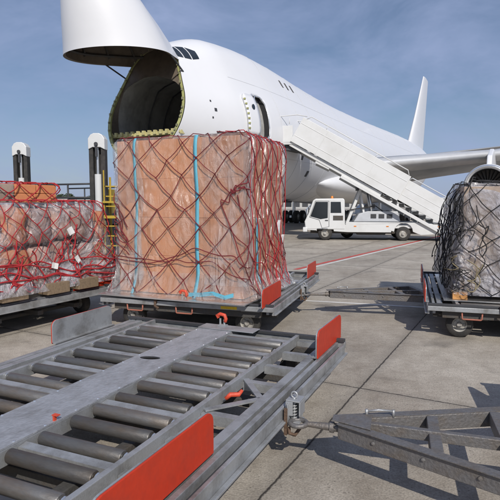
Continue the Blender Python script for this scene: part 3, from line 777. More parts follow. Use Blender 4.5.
# tow bars: eye at origin, frame running to +X
def make_towbar(L=1.75, W=.70, a0=.34):
    root = empty('tow_bar', (0, 0, 0)); z = .36
    for sy in (-1, 1):
        b = MB(); b.beam((a0 - .05, sy * .035, z), (L, sy * W, z - .02), .05, .11); b.build('frame_arm', 'bar', root, bevel=.006)
        b = MB(); b.beam((a0 - .05, sy * .048, z + .0585), (L, sy * (W + .012), z + .0385), .075, .006); b.build('arm_flange', 'bar', root)
    b = MB(); b.beam((a0 + .1, 0, z + .03), (L - .03, 0, z + .01), .045, .07); b.build('centre_stringer', 'bar', root, bevel=.004)
    for t in (.42, .72, .98):
        x = a0 - .05 + (L - a0 + .05) * t; w = .035 + (W - .035) * t
        b = MB(); b.beam((x, -w + .035, z), (x, w - .035, z), .075, .09); b.build('cross_member', 'bar', root, bevel=.005)
    b = MB(); b.prism([(a0 - .1, -.045, z + .064), (a0 + .16, -.13, z + .062), (a0 + .16, .13, z + .062), (a0 - .1, .045, z + .064)], (0, 0, .009)); b.build('gusset_plate', 'bar', root, bevel=.003)
    b = MB(); b.tube([(a0 - .06, 0, z), (.06, 0, z)], [.030, .018], 12); b.tube([(a0 - .12, 0, z), (a0 - .09, 0, z)], .038, 12)
    b.tube([(.058 * math.cos(a), .058 * math.sin(a), z) for a in [2 * math.pi * k / 20 for k in range(20)]], .018, 8, closed=True); b.build('tow_eye', 'bar', root, smooth=True, auto=50)
    b = MB(); b.tube([(a0 + .12, .12, z + .09), (a0 + .2, .14, z + .10), (a0 + .3, .17, z + .09)], .008, 6); b.tube([(a0 + .12, .12, z + .06), (a0 + .12, .12, z + .105)], .011, 8); b.tube([(a0 + .3, .17, z + .05), (a0 + .3, .17, z + .10)], .010, 8); b.build('latch_handle', 'galv', root, smooth=True)
    b = MB()
    for k in range(3):
        x = a0 + .18 + .3 * k; yy = .035 + (W - .035) * ((x - a0 + .05) / (L - a0 + .05))
        b.lathe([(0, .013), (.008, .013), (.010, 0)], (x, -yy - .03, z), (0, -1, 0), 6)
    b.build('bolt_head', 'bar', root, split=True)
    b = MB(); b.tube([(L, -W - .05, z - .03), (L, W + .05, z - .03)], .03, 10); b.build('hinge_rod', 'chassis', root, smooth=True)
    return root
tb = make_towbar(); tb.location = (.34, 3.53, 0); tb.rotation_euler = (0, 0, R(-16))
tag(tb, 'weathered triangular steel tow bar lying towards the camera in the foreground', 'tow bar', 'tow bars between the dollies')
tb2 = make_towbar(2.02, .5, .45); tb2.location = (.95, 8.70, 0); tb2.rotation_euler = (0, 0, R(4))
tag(tb2, 'tow bar joining the middle dolly to the right hand loaded dolly', 'tow bar', 'tow bars between the dollies')

# ------------------------------------------------------------------ loads
class Load:
    def __init__(s, hx, hy, z0, z1, rad, prof, amp, freq, seed):
        s.hx, s.hy, s.z0, s.z1, s.rad, s.prof, s.amp, s.freq, s.seed = hx, hy, z0, z1, rad, prof, amp, freq, seed
        s.H = z1 - z0; s.per = 4 * (hx + hy)
    def base(s, u):
        """point and outward normal on the plan outline; u in metres from the near left corner, counterclockwise"""
        u %= s.per; hx, hy = s.hx, s.hy; W, D = 2 * hx, 2 * hy
        if u < W: p = Vector((-hx + u, -hy)); 
        elif u < W + D: p = Vector((hx, -hy + u - W))
        elif u < 2 * W + D: p = Vector((hx - (u - W - D), hy))
        else: p = Vector((-hx, hy - (u - 2 * W - D)))
        r = s.rad; q = Vector((max(-hx + r, min(hx - r, p.x)), max(-hy + r, min(hy - r, p.y))))
        d = p - q
        if d.length < 1e-6: d = Vector((0, -1))
        n = d.normalized(); return q + n * r, n
    def at(s, u, v, off=0.):
        p, n = s.base(u); t = v / s.H
        inw = 0
        rt = .10 + s.rad * .5
        if v > s.H:
            inw = v - s.H + rt * .3; z = s.z1
        elif v > s.H - rt:
            a = (v - (s.H - rt)) / rt; inw = rt * .3 * a * a; z = s.z0 + s.H - rt + rt * math.sin(a * math.pi / 2) ; z = s.z0 + v
        else: z = s.z0 + v
        k = s.prof(min(t, 1), u)
        dn = noise.noise(Vector((p.x * s.freq + s.seed, p.y * s.freq, z * s.freq))) * s.amp + noise.noise(Vector((p.x * s.freq * 3 + s.seed, p.y * s.freq * 3, z * s.freq * 2.2))) * s.amp * .4
        q = p - n * inw
        # never cross the centre
        if (q.x * p.x < 0): q.x = 0
        if (q.y * p.y < 0): q.y = 0
        w = n * (k + dn + off) if v <= s.H else n * (k * .3)
        return Vector((q.x + w.x, q.y + w.y, z + (off + dn * .5 if v > s.H else 0)))
def film(L, name, m, parent, nu=150, nv=48, off=0., v0=0., v1=None, top=True):
    b = MB(); v1 = v1 or L.H; P = []
    for j in range(nv + 1):
        v = v0 + (v1 - v0) * j / nv; P.append([L.at(L.per * i / nu, v, off) for i in range(nu)])
    if top:
        for e in (.12, .35, .7): P.append([L.at(L.per * i / nu, L.H + min(L.hx, L.hy) * e, off) for i in range(nu)])
    b.grid(P, True); return b.build(name, m, parent, smooth=True)
def net(L, name, m, parent, du, dv, r, off, jit, umin=None, umax=None, seed=1, drop=.0, over=.5, extra=0, sag=.02):
    rnd = random.Random(seed); nu = int(round(L.per / du / 2)) * 2; du = L.per / nu; nv = int((L.H + over) / dv)
    node = {}
    for i in range(nu):
        for j in range(nv + 1):
            if (i + j) % 2 == 0:
                node[i, j] = (i * du + rnd.uniform(-jit, jit), max(.02, j * dv + rnd.uniform(-jit, jit) * .8), off + rnd.uniform(0, .012))
    b = MB()
    for (i, j), a in node.items():
        for di in (-1, 1):
            k = ((i + di) % nu, j + 1)
            if k in node and rnd.random() > drop:
                c = node[k]; u1 = c[0]
                while u1 - a[0] > L.per / 2: u1 -= L.per
                while a[0] - u1 > L.per / 2: u1 += L.per
                pts = []
                s1 = rnd.uniform(-1, 1) * jit * .4
                for t in (0, .25, .5, .75, 1):
                    w = math.sin(math.pi * t)
                    pts.append(L.at(a[0] + (u1 - a[0]) * t + s1 * w, a[1] + (c[1] - a[1]) * t - sag * w, (a[2] + (c[2] - a[2]) * t) + .008 * w))
                b.tube(pts, r * rnd.uniform(.85, 1.15), 5, caps=False)
        # knot
        p = L.at(*a); b.lathe([(-.5 * r, r * 1.2), (.5 * r, r * 1.9), (1.6 * r, r * 1.2)], p, (p.x, p.y, 0) if Vector((p.x, p.y)).length > .01 else (0, 0, 1), 6)
    o = b.build(name, m, parent, smooth=True)
    return o
def rope(L, b, pts, r, off, rnd, wob=.03, n=10):
    """one loose rope over the load through (u, v) points"""
    ctl = []
    for (u0, v0), (u1, v1) in zip(pts, pts[1:]):
        for k in range(3):
            t = k / 3; ctl.append(Vector((u0 + (u1 - u0) * t + rnd.uniform(-wob, wob) * .8, max(.015, v0 + (v1 - v0) * t + rnd.uniform(-wob, wob) * .8 - .02 * math.sin(math.pi * t)), off + rnd.uniform(0, .012))))
    ctl.append(Vector((pts[-1][0], max(.015, pts[-1][1]), off)))
    out = []; c = [ctl[0]] + ctl + [ctl[-1]]
    for q in range(1, len(c) - 2):
        p0, p1, p2, p3 = c[q - 1:q + 3]
        for k in range(4):
            t = k / 4; out.append(.5 * ((2 * p1) + (p2 - p0) * t + (2 * p0 - 5 * p1 + 4 * p2 - p3) * t * t + (3 * p1 - p0 - 3 * p2 + p3) * t ** 3))
    out.append(c[-1]); b.tube([L.at(p[0], max(.015, p[1]), p[2]) for p in out], r, 5, caps=False)
def strap_on(L, u, w, parent, v0=0., v1=None, off=.006, lean=0.):
    b = MB(); v1 = v1 or L.H + .6; P = []
    for k in range(50):
        v = v0 + (v1 - v0) * k / 49; uu = u + lean * v + .008 * math.sin(v * 5); P.append([L.at(uu - w / 2, v, off), L.at(uu + w / 2, v, off)])
    b.grid(P); o = b.build('strap', 'strap', parent, smooth=True); s = o.modifiers.new('s', 'SOLIDIFY'); s.thickness = .004
    return o

# --- middle load: tall stack of brown cartons
Z0 = .53
l2 = empty('wrapped_pallet_load', (-.75, 8.49, 0), R(-22.5))
tag(l2, 'tall square stack of brown cartons under clear film, dark red net and blue straps', 'pallet load', 'wrapped pallet loads on the dollies')
def carton(parent, lo, hi, m, tilt=0.):
    c_ = (Vector(lo) + Vector(hi)) / 2; h = (Vector(hi) - Vector(lo)) / 2
    b = MB(); b.box(-h, h, bev=.006); o = b.build('carton', m, parent); o.location = c_; o.rotation_euler = (random.uniform(-tilt, tilt), random.uniform(-tilt, tilt), random.uniform(-tilt, tilt))
    # tape seam
    return o
def stack(parent, hx, hy, z0, z1, nx, ny, nz, m, jit=.012, tilt=.01, skip=0.):
    for i in range(nx):
        for j in range(ny):
            for k in range(nz):
                if 0 < i < nx - 1 and 0 < j < ny - 1 and k < nz - 1: continue
                w, d, h = 2 * hx / nx, 2 * hy / ny, (z1 - z0) / nz; jj = lambda: random.uniform(-jit, jit)
                lo = (-hx + i * w + .001 + jj(), -hy + j * d + .001 + jj(), z0 + k * h + .0005); hi = (-hx + (i + 1) * w - .001 + jj(), -hy + (j + 1) * d - .001 + jj(), z0 + (k + 1) * h - .001)
                carton(parent, lo, hi, m, tilt)
b = MB(); b.box((-1.22, -1.2, .507), (1.22, 1.35, .522)); b.build('pallet_sheet', 'alu', l2)
stack(l2, 1.06, .84, Z0, 2.84, 4, 3, 4, 'card', jit=.002, tilt=.003)
def prof2(t, u):
    return .004 + .15 * max(0, 1 - t / .16) ** 1.6 + .015 * math.sin(9 * t)
L2 = Load(1.085, .865, Z0, 2.875, .05, prof2, .03, 1.6, 3.1)
film(L2, 'film', 'film', l2, 220, 90)
L2s = Load(1.08, .86, Z0, 2.875, .09, prof2, .045, 1.6, 3.1)
b = MB(); P = []
for j in range(14):
    v = .0 + .34 * j / 13
    P.append([L2.at(L2.per * i / 260, v, .012 + .035 * noise.noise(Vector((i * .23, v * 6, 4))) + .05 * (1 - j / 13) ** 2) for i in range(260)])
b.grid(P, True); b.build('film_skirt', 'film_mid', l2, smooth=True)
# extra crumpled film down the left corner and the right hand corner
for u0, u1 in ((-.15, .5), (1.55, 2.45)):
    b = MB(); P = []
    for j in range(60):
        v = .2 + 2.1 * j / 59; P.append([L2.at(u0 + (u1 - u0) * i / 24 + .03 * math.sin(v * 5), v, .015 + .03 * abs(noise.noise(Vector((i * .5, v * 1.3, u0 * 7))))) for i in range(25)])
    b.grid(P); b.build('loose_film', 'film_mid', l2, smooth=True)
net(L2, 'cargo_net', 'netdark', l2, .25, .25, .0068, .012, .035, seed=5, over=.6, drop=.02)
rnd = random.Random(11); b = MB()
# gathered ropes: waist line, corner knot and vertical lashings on the right face
rope(L2, b, [(-.3, .62), (.3, .55), (.8, .50), (1.4, .72), (2.0, .60), (2.3, .45)], .0075, .022, rnd)
rope(L2, b, [(.0, .5), (.6, .47), (1.1, .55), (1.7, .52), (2.2, .3)], .007, .022, rnd)
for k in range(2): rope(L2, b, [(2.02 + rnd.uniform(-.04, .06), 1.55 + rnd.uniform(-.06, .06)), (2.1 + rnd.uniform(-.35, .3), 1.1 + rnd.uniform(-.3, .3)), (2.05 + rnd.uniform(-.1, .3), .1 + rnd.uniform(0, .4))], .008, .02, rnd, .06)
for k in range(3): rope(L2, b, [(1.98 + rnd.uniform(-.04, .04), 1.6 + rnd.uniform(-.05, .05)), (2.12 + rnd.uniform(-.1, .1), 1.58), (2.25 + rnd.uniform(-.1, .1), 1.3 + rnd.uniform(-.3, .5))], .009, .025, rnd, .05)
b.build('lashing_rope', 'netdark', l2, smooth=True)
b = MB()
for k in range(8):
    u = 2.26 + k * .21; rope(L2, b, [(u, L2.H + .3), (u + .03, L2.H), (u + .12, 1.2), (u + .2 + rnd.uniform(-.06, .06), .45), (u + .22 + rnd.uniform(-.1, .1), .04)], .0068, .022, rnd)
for k in range(6): rope(L2, b, [(2.3 + rnd.uniform(0, 1.2), .9 + rnd.uniform(-.3, .3)), (2.6 + rnd.uniform(0, 1.2), .4), (2.4 + rnd.uniform(0, 1.4), .02)], .007, .025, rnd, .06)
b.build('lashing_rope', 'netred', l2, smooth=True); b = MB()
for k in range(7): rope(L2, b, [(-.25 + rnd.uniform(-.1, .1), 1.7 - k * .1), (.05, 1.4 - k * .1 + rnd.uniform(-.1, .1)), (.2 + rnd.uniform(-.1, .2), 1.0 - k * .07)], .008, .045, rnd, .05)
b.build('lashing_rope', 'netdark', l2, smooth=True)
strap_on(L2, .37, .048, l2); strap_on(L2, 1.44, .056, l2, lean=-.01); strap_on(L2, 2.62, .05, l2, v1=1.15)
b = MB(); P = [L2.at(1.36, .05, .03), L2.at(1.55, .06, .035), L2.at(1.75, .09, .04), L2.at(1.95, .05, .05), L2.at(2.08, .09, .06)]
b.grid([[p + Vector((0, 0, -.03)) for p in P], [p + Vector((0, 0, .03)) for p in P]]); b.build('strap', 'strap', l2, smooth=True)

for u, v, w, h in ((3.55, .98, .12, .22), (3.72, .78, .10, .13), (3.3, .12, .12, .1)):
    b = MB(); b.grid([[L2.at(u + a * w / 2, v + c * h / 2, .03 + .012 * a * c) for a in (-1, 0, 1)] for c in (-1, 0, 1)]); b.build('paper_slip', 'paper', l2)
# --- left load: grey-brown bales under red net
l1 = empty('wrapped_pallet_load', (-4.20, 8.42, 0), R(-30))
tag(l1, 'low grey and brown load of wrapped bales under a bright red net at left', 'pallet load', 'wrapped pallet loads on the dollies')
b = MB()
for k, y in enumerate((-1.35, -.75, .0, .6)): b.box((.62 + .02 * k, y, .51), (1.33, y + .42, .68))
b.build('timber_skid', 'wood', l1, bevel=.008)
b = MB()
for y in (-1.2, 0, 1.0): b.box((-1.25, y, .51), (.6, y + .14, .63))
b.build('timber_skid', 'wood', l1, bevel=.008)
random.seed(21)
ys = [-1.42]
while ys[-1] < 1.2: ys.append(min(1.42, ys[-1] + random.uniform(.32, .55)))
if 1.42 - ys[-1] > .05: ys.append(1.42)
for y0, y1 in zip(ys, ys[1:]):
    zz = .64
    for k in range(2):
        z1 = zz + random.uniform(.55, .68) if k == 0 else 1.82 + random.uniform(-.06, .05)
        for x0, x1 in ((-1.15, -.35), (-.35, .4), (.4, 1.15)):
            w = (Vector((x1 - x0, y1 - y0, z1 - zz))) / 2 - Vector((.01, .012, .006)); bb = MB()
            bmesh.ops.create_cube(bb.bm, size=2); bmesh.ops.subdivide_edges(bb.bm, edges=bb.bm.edges, cuts=7, use_grid_fill=True)
            sd = random.uniform(0, 50)
            for v in bb.bm.verts:
                c = v.co; e = max(abs(c.x), abs(c.y), abs(c.z)); l = c.length; c = c * (1 / (.25 * (l / e) ** 1 + .75)) if l else c
                nn = noise.noise(c * 1.7 + Vector((sd, 0, 0))) * .05
                v.co = Vector((c.x * w.x, c.y * w.y, c.z * w.z)) + v.co.normalized() * nn
            o = bb.build('bale', 'cardo' if random.random() < .32 else 'bale', l1, smooth=True); o.location = ((x0 + x1) / 2, (y0 + y1) / 2, (zz + z1) / 2)
        zz = z1
def prof1(t, u): return .0 + .10 * max(0, 1 - t / .3) + .05 * math.sin(math.pi * t)
L1 = Load(1.18, 1.45, .60, 1.90, .22, prof1, .11, 1.5, 8.)
film(L1, 'film', 'film_milky', l1, 200, 50)
b = MB(); P = []
for j in range(16):
    v = -.02 + .42 * j / 15; P.append([L1.at(L1.per * i / 300, v, .02 + .04 * noise.noise(Vector((i * .17, v * 5, 2))) + .06 * (1 - j / 15)) for i in range(300)])
b.grid(P, True); b.build('film_skirt', 'film_heavy', l1, smooth=True)
net(L1, 'cargo_net', 'netred', l1, .155, .17, .0070, .028, .055, seed=9, over=.7, drop=.05, sag=.012)
rnd = random.Random(5); b = MB()
for k in range(20):
    u = 2.3 + rnd.uniform(0, 3.0); v = rnd.uniform(.12, .5); rope(L1, b, [(u, v + rnd.uniform(0, .5)), (u + rnd.uniform(-.25, .25), v), (u + rnd.uniform(-.5, .5), max(.04, v - rnd.uniform(.1, .3)))], rnd.uniform(.008, .013), .06, rnd, .08)
for k in range(4):
    v = .2 + .06 * k; rope(L1, b, [(2.2 + .8 * q, v + rnd.uniform(-.12, .12)) for q in range(6)], .012, .065, rnd, .07)
b.build('lashing_rope', 'netred', l1, smooth=True)
for u, v, w, h, r_ in ((4.30, .86, .10, .12, .5), (4.0, .34, .12, .09, -.3), (4.45, .40, .08, .12, .6)):
    b = MB(); P = []
    for sv in (-1, -.3, .3, 1):
        P.append([L1.at(u + (su * w * math.cos(r_) - sv * h * math.sin(r_)) / 2, v + (su * w * math.sin(r_) + sv * h * math.cos(r_)) / 2, .085 + .01 * su * su) for su in (-1, 0, 1)])
    b.grid(P); b.build('paper_slip', 'paper', l1)
# orange carton bundle lying on top of it
ob = empty('carton_bundle', (-4.30, 8.55, 1.90), R(-30))
tag(ob, 'flat orange carton bundle tied with red rope on top of the left load', 'carton bundle')
random.seed(4)
for i in range(4):
    for k in range(2):
        b = MB(); b.box((-.28, -.8 + i * .4, .01 + k * .145), (.72, -.8 + i * .4 + .385, .15 + k * .145), bev=.012); b.build('carton', 'cardo' if i != 1 else 'cream', ob)
LB = Load(.54, .83, .0, .31, .04, lambda t, u: 0, .0, 1, 0)
nb = net(LB, 'cargo_net', 'netred', ob, .2, .14, .009, .012, .02, seed=2, over=.3); nb.location = (.22, 0, 0)

# --- right load under black net
l3 = empty('wrapped_pallet_load', (4.36, 8.36, 0), R(-17))
tag(l3, 'bulging cream carton load in crumpled plastic under a tangled black net at right', 'pallet load', 'wrapped pallet loads on the dollies')
random.seed(31)
b = MB(); b.box((-1.22, -1.42, .507), (1.22, 1.42, .522)); b.build('pallet_sheet', 'alu', l3)
for x in (-1.1, -.02, 1.0):
    for y in (-1.36, 0, 1.2):
        b = MB(); b.box((x, y, .525), (x + .2, y + .14, .625)); b.build('timber_block', 'woodo', l3, bevel=.006)
b = MB(); b.box((-1.12, -1.34, .626), (1.22, 1.36, .645)); b.build('timber_deck', 'wood', l3)
stack(l3, .98, 1.27, .66, 2.14, 3, 4, 3, 'cream', jit=.02, tilt=.025)
def prof3(t, u): return .0 + .13 * max(0, 1 - t / .35) ** 1.3 + .07 * math.sin(math.pi * min(1, t * 1.1)) - .10 * max(0, (t - .8) / .2) ** 1.5
L3 = Load(1.05, 1.33, .60, 2.18, .22, prof3, .13, 1.4, 15.)
film(L3, 'film', 'film_heavy', l3, 220, 60)
net(L3, 'cargo_net', 'netblack', l3, .21, .2, .0065, .022, .05, seed=3, over=.7, drop=.05, sag=.015)
rnd = random.Random(8); b = MB()
for k in range(40):
    u = rnd.gauss(-.05, .14) if k < 26 else rnd.uniform(-2.4, -.0); v = rnd.uniform(.15, 1.3); rope(L3, b, [(u, v + rnd.uniform(0, .5)), (u + rnd.uniform(-.2, .2), v), (u + rnd.uniform(-.3, .3), max(.1, v - rnd.uniform(.1, .5)))], rnd.uniform(.005, .009), .05 + rnd.uniform(0, .04), rnd, .1)
b.build('lashing_rope', 'netblack', l3, smooth=True)
b = MB()
for k in range(3):
    u = rnd.gauss(.15, .12); v = rnd.uniform(.25, .55); rope(L3, b, [(u, v + rnd.uniform(0, .35)), (u + rnd.uniform(-.15, .15), v), (u + rnd.uniform(-.3, .3), max(.1, v - rnd.uniform(.1, .3)))], .008, .08, rnd, .1)
b.build('lashing_rope', mat('tan_rope', (.24, .20, .12), .85, bump=.3), l3, smooth=True)

# ------------------------------------------------------------------ stairs truck (facing left, towards the aircraft)
tk = empty('passenger_stairs_truck', (0, 0, 0)); tag(tk, 'white airport stairs truck parked against the open side door of the aircraft', 'stairs truck')
TY0, TY1 = 26.75, 29.05      # near and far side of the body
def tb_(name, m, lo, hi, bev=.02, parent=tk):
    b = MB(); b.box(lo, hi, bev=bev); return b.build(name, m, parent)
# cab from side outline
cab = MB(); P = [(2.86, .55), (2.80, .95), (2.88, 1.12), (3.22, 2.02), (3.34, 2.12), (4.75, 2.14), (4.82, 2.06), (4.86, .55)]
cab.prism([(x, TY0, z) for x, z in P], (0, 1.95, 0)); cabo = cab.build('cab', 'twhite', tk, bevel=.05)
def side_pane(P, y, t=-.012, name='window'):
    b = MB(); b.prism([(x, y, z) for x, z in P], (0, t, 0)); return b.build(name, 'glass', cabo)
side_pane([(3.10, 1.22), (3.36, 1.96), (3.98, 1.96), (3.98, 1.14), (3.62, 1.08)], TY0)
side_pane([(4.12, 1.40), (4.12, 1.96), (4.62, 1.96), (4.66, 1.40)], TY0)
b = MB(); b.prism([(2.905, TY0 + .12, 1.18), (2.905, TY0 + 1.83, 1.18), (3.185, TY0 + 1.83, 1.95), (3.185, TY0 + .12, 1.95)], (-.018, 0, .006)); b.build('windscreen', 'glass', cabo)
b = MB(); b.tube([(3.06, TY0 - .005, 1.18), (3.34, TY0 - .005, 2.0), (4.03, TY0 - .005, 2.0), (4.05, TY0 - .005, .70), (3.7, TY0 - .005, .62), (3.55, TY0 - .005, 1.04), (3.06, TY0 - .005, 1.18)], .012, 5); b.build('door_seam', 'shade', cabo)
b = MB(); b.box((3.85, TY0 - .035, 1.0), (4.0, TY0 - .01, 1.04)); b.build('door_handle', 'shade', cabo)
b = MB(); b.box((2.98, TY0 - .16, 1.42), (3.04, TY0 - .04, 1.68), bev=.015); b.tube([(3.02, TY0 - .1, 1.68), (3.10, TY0, 1.75)], .012, 6); b.build('side_mirror', 'shade', cabo)
b = MB(); b.lathe([(0, .07), (.1, .065), (.13, .03), (.135, 0)], (4.2, TY0 + .9, 2.14), (0, 0, 1), 14); b.build('beacon', 'lamp_o', cabo, smooth=True)
b = MB(); b.lathe([(0, .1), (-.03, .09), (-.035, 0)], (2.83, TY0 + .28, .82), (1, 0, 0), 16); b.build('headlight', 'glass', cabo, smooth=True)
b = MB(); b.lathe([(0, .1), (-.03, .09), (-.035, 0)], (2.83, TY0 + 1.67, .82), (1, 0, 0), 16); b.build('headlight', 'glass', cabo, smooth=True)
b = MB(); b.box((3.45, TY0 - .045, .56), (3.98, TY0 + .1, .60)); b.build('door_step', 'shade', cabo)
b = MB(); b.box((4.25, TY0 - .012, 1.02), (4.75, TY0 - .002, 1.26)); b.build('side_grille', 'chassis', cabo)
b = MB()
for k in range(2): b.tube([(2.92 + .06, TY0 + .5 + k * .8, 1.2), (3.12, TY0 + .75 + k * .8, 1.72)], .012, 5)
b.build('wiper', 'shade', cabo, split=True)
for x in (5.3, 6.9, 9.4):
    b = MB(); b.box((x, TY0 + .006, .70), (x + .12, TY0 + .019, .75)); b.build('side_marker', 'lamp_o', tk)
b = MB(); b.box((5.45, TY0 + .22, .28), (6.9, TY0 + .6, .60), bev=.05); b.build('fuel_tank', 'chassis', tk)
b = MB(); b.tube([(4.9, TY0 + .4, 1.0), (5.1, TY0 + .4, 1.55), (6.4, TY0 + .45, 1.75), (6.8, TY0 + .5, 1.45)], .03, 6); b.build('hydraulic_hose', 'rubber', tk, smooth=True)
tb_('bumper', 'twhite', (2.72, TY0 - .02, .42), (2.95, TY0 + 1.97, .66), .04)
# bed with wheel arches (near side skirt as an outline with arches)
def skirt(y, t):
    P = [(2.95, .80), (2.95, .52), (3.40, .50)]
    for k in range(9): a = math.pi - math.pi * k / 8; P.append((3.86 + .44 * math.cos(a), .46 + .44 * math.sin(a)))
    P += [(5.0, .42), (7.15, .42), (7.15, .5)]
    for k in range(9): a = math.pi - math.pi * k / 8; P.append((7.75 + .46 * math.cos(a), .46 + .44 * math.sin(a)))
    P += [(8.6, .30), (9.75, .36), (10.05, .55), (10.05, .78), (8.4, .92), (4.9, .94), (4.9, .80)]
    b = MB(); b.prism([(x, y, z) for x, z in P], (0, t, 0)); return b.build('body_skirt', 'twhite', tk, bevel=.012)
skirt(TY0 + .02, .08); skirt(TY1 - .08, .08)
tb_('load_bed', 'twhite', (4.9, TY0 + .12, .62), (10.0, TY1 - .1, .76))
tb_('bed_frame', 'chassis', (3.1, TY0 + .35, .34), (9.6, TY1 - .35, .60))
for x in (3.86, 7.75):
    for y, s in ((TY0 + .18, 1), (TY1 - .18, 1)):
        w = wheel(tk, x, y, .36, .26)
w = wheel(tk, 5.05, TY1 - .18, .36, .26)
# machinery housing on the bed
b = MB(); b.prism([(5.3, TY0 + .35, .94), (5.55, TY0 + .35, 1.35), (6.0, TY0 + .35, 1.48), (7.5, TY0 + .35, 1.48), (7.65, TY0 + .35, .94)], (0, 1.6, 0)); hs2 = b.build('engine_housing', mat('housing_grey', (.5, .52, .55), .4, dirt=(.3, .3, .3)), tk, bevel=.04)
for x in (6.15, 6.55, 6.95):
    b = MB(); b.box((x, TY0 + .335, 1.12), (x + .28, TY0 + .36, 1.34)); b.build('housing_grille', 'shade', hs2)
# lift struts
for y in (TY0 + .55, TY1 - .55):
    b = MB(); b.beam((4.95, y, .8), (5.75, y, 2.9), .14, .16, up=(0, 1, 0)); b.beam((5.9, y, .9), (5.55, y, 3.0), .1, .1, up=(0, 1, 0)); b.build('lift_strut', 'twhite', tk, bevel=.01)
    b = MB(); b.tube([(6.3, y + .1, .95), (6.05, y + .1, 2.7)], .06, 10); b.build('lift_ram', 'alu', tk, smooth=True)
tb_('lift_crosshead', 'shade', (5.45, TY0 + .5, 2.55), (6.2, TY1 - .5, 2.75))
# staircase: lower section (outer) and upper section
SX0, SZ0, SX1, SZ1 = 2.2, 5.08, 10.55, .36
sd = Vector((SX1 - SX0, 0, SZ1 - SZ0)).normalized(); sn = Vector((-sd.z, 0, sd.x)); sn = sn if sn.z > 0 else -sn
def side_panel(name, t0, t1, lo, hi, y, th, m='twhite'):
    a = Vector((SX0, y, SZ0)) + sd * t0; c_ = Vector((SX0, y, SZ0)) + sd * t1
    b = MB(); b.prism([a + sn * lo, c_ + sn * lo, c_ + sn * hi, a + sn * hi], (0, th, 0)); return b.build(name, m, tk, bevel=.01)
Ltot = (Vector((SX1, 0, SZ1)) - Vector((SX0, 0, SZ0))).length
YN, YF = 26.55, 28.75
for y, s in ((YN, 1), (YF, -1)):
    side_panel('upper_side_panel', -.1, 6.0, -.12, 1.22, y, .05 * s)
    side_panel('lower_side_panel', 3.3, Ltot, -.06, 1.04, y + .1 * s, .05 * s)
    side_panel('lower_stringer', 3.0, Ltot + .05, -.50, -.34, y + .06 * s, .10 * s)
    side_panel('upper_stringer', -.05, 5.2, -.34, -.14, y + .14 * s, .10 * s)
    # thin ribs and seams on the panels
    for t in (1.3, 2.7, 4.1): side_panel('panel_rib', t, t + .035, -.10, 1.20, y - .012 * s, .013 * s)
    for h_ in (.22, .9): side_panel('panel_rib', -.05, 5.95, h_, h_ + .025, y - .014 * s, .015 * s)
    for h_ in (.25, .6): side_panel('panel_rib', 6.05, Ltot, h_, h_ + .025, y + .088 * s, .013 * s)
    b = MB(); o3 = Vector((SX0, y + .02 * s, SZ0))
    b.tube([o3 + sd * .1 + sn * 1.20, o3 + sd * .25 + sn * 1.42, o3 + sd * 5.7 + sn * 1.42, o3 + sd * 5.9 + sn * 1.20], .025, 8)
    for t in (1.2, 2.6, 4.0): b.tube([o3 + sd * t + sn * 1.20, o3 + sd * t + sn * 1.42], .018, 6)
    b.build('handrail', 'twhite', tk, smooth=True)
    b = MB(); o3 = Vector((SX0, y + .12 * s, SZ0))
    b.tube([o3 + sd * 6.0 + sn * 1.02, o3 + sd * 6.1 + sn * 1.2, o3 + sd * (Ltot - .2) + sn * 1.2, o3 + sd * Ltot + sn * 1.0], .025, 8); b.build('handrail', 'belly', tk, smooth=True)
    b = MB(); b.beam((SX0 + 1.2, y + .2 * s, SZ0 - .95), (SX0 + 1.9, y + .2 * s, SZ0 - 1.3), .06, .45); b.build('pivot_bracket', 'twhite', tk, bevel=.01)
n = 24; b = MB()
for k in range(n):
    t = (k + .5) / n; p = Vector((SX0, 0, SZ0)) + sd * (Ltot * t)
    b.box((p.x - .16, YN + .16, p.z - .16), (p.x + .16, YF - .16, p.z - .13)); b.box((p.x + .15, YN + .16, p.z - .32), (p.x + .17, YF - .16, p.z - .15))
b.build('stair_treads', 'galv', tk)
for k in range(1):
    b = MB(); b.beam((SX0 + .2, YN + 1.1, SZ0 - .36), (SX0 + 6.0, YN + 1.1, SZ0 - .36 - 6 * .53 + .2), 1.6, .08); b.build('stair_underside', 'chassis', tk)
# platform
tb_('platform_floor', 'twhite', (.25, YN + .1, SZ0 - .22), (SX0 + .15, YF - .1, SZ0 - .06))
for y, s in ((YN + .1, 1), (YF - .1, -1)):
    tb_('platform_side', 'twhite', (.45, min(y, y + .05 * s), SZ0 - .18), (SX0 - .03, max(y, y + .05 * s), SZ0 + .72), .01)
    b = MB(); b.tube([(.40, y, SZ0 - .1), (.40, y, SZ0 + 1.0), (.48, y, SZ0 + 1.12), (SX0 + .2, y, SZ0 + 1.25), (SX0 + .7, y, SZ0 + 1.15)], .025, 8)
    for x in (1.0, 1.5, 2.0): b.tube([(x, y, SZ0 + .8), (x, y, SZ0 + 1.08)], .016, 6)
    b.build('platform_rail', 'twhite', tk, smooth=True)
tb_('platform_frame', 'shade', (.9, YN + .3, SZ0 - .50), (SX0 + .6, YF - .3, SZ0 - .24))
tb_('rubber_bumper', 'rubber', (.18, YN + .15, SZ0 - .3), (.30, YF - .15, SZ0 - .05), .03)

pv = Vector((2.8, 26.75, 0)); an_ = R(-8); tk.location = pv - Matrix.Rotation(an_, 3, 'Z') @ pv; tk.rotation_euler = (0, 0, an_)

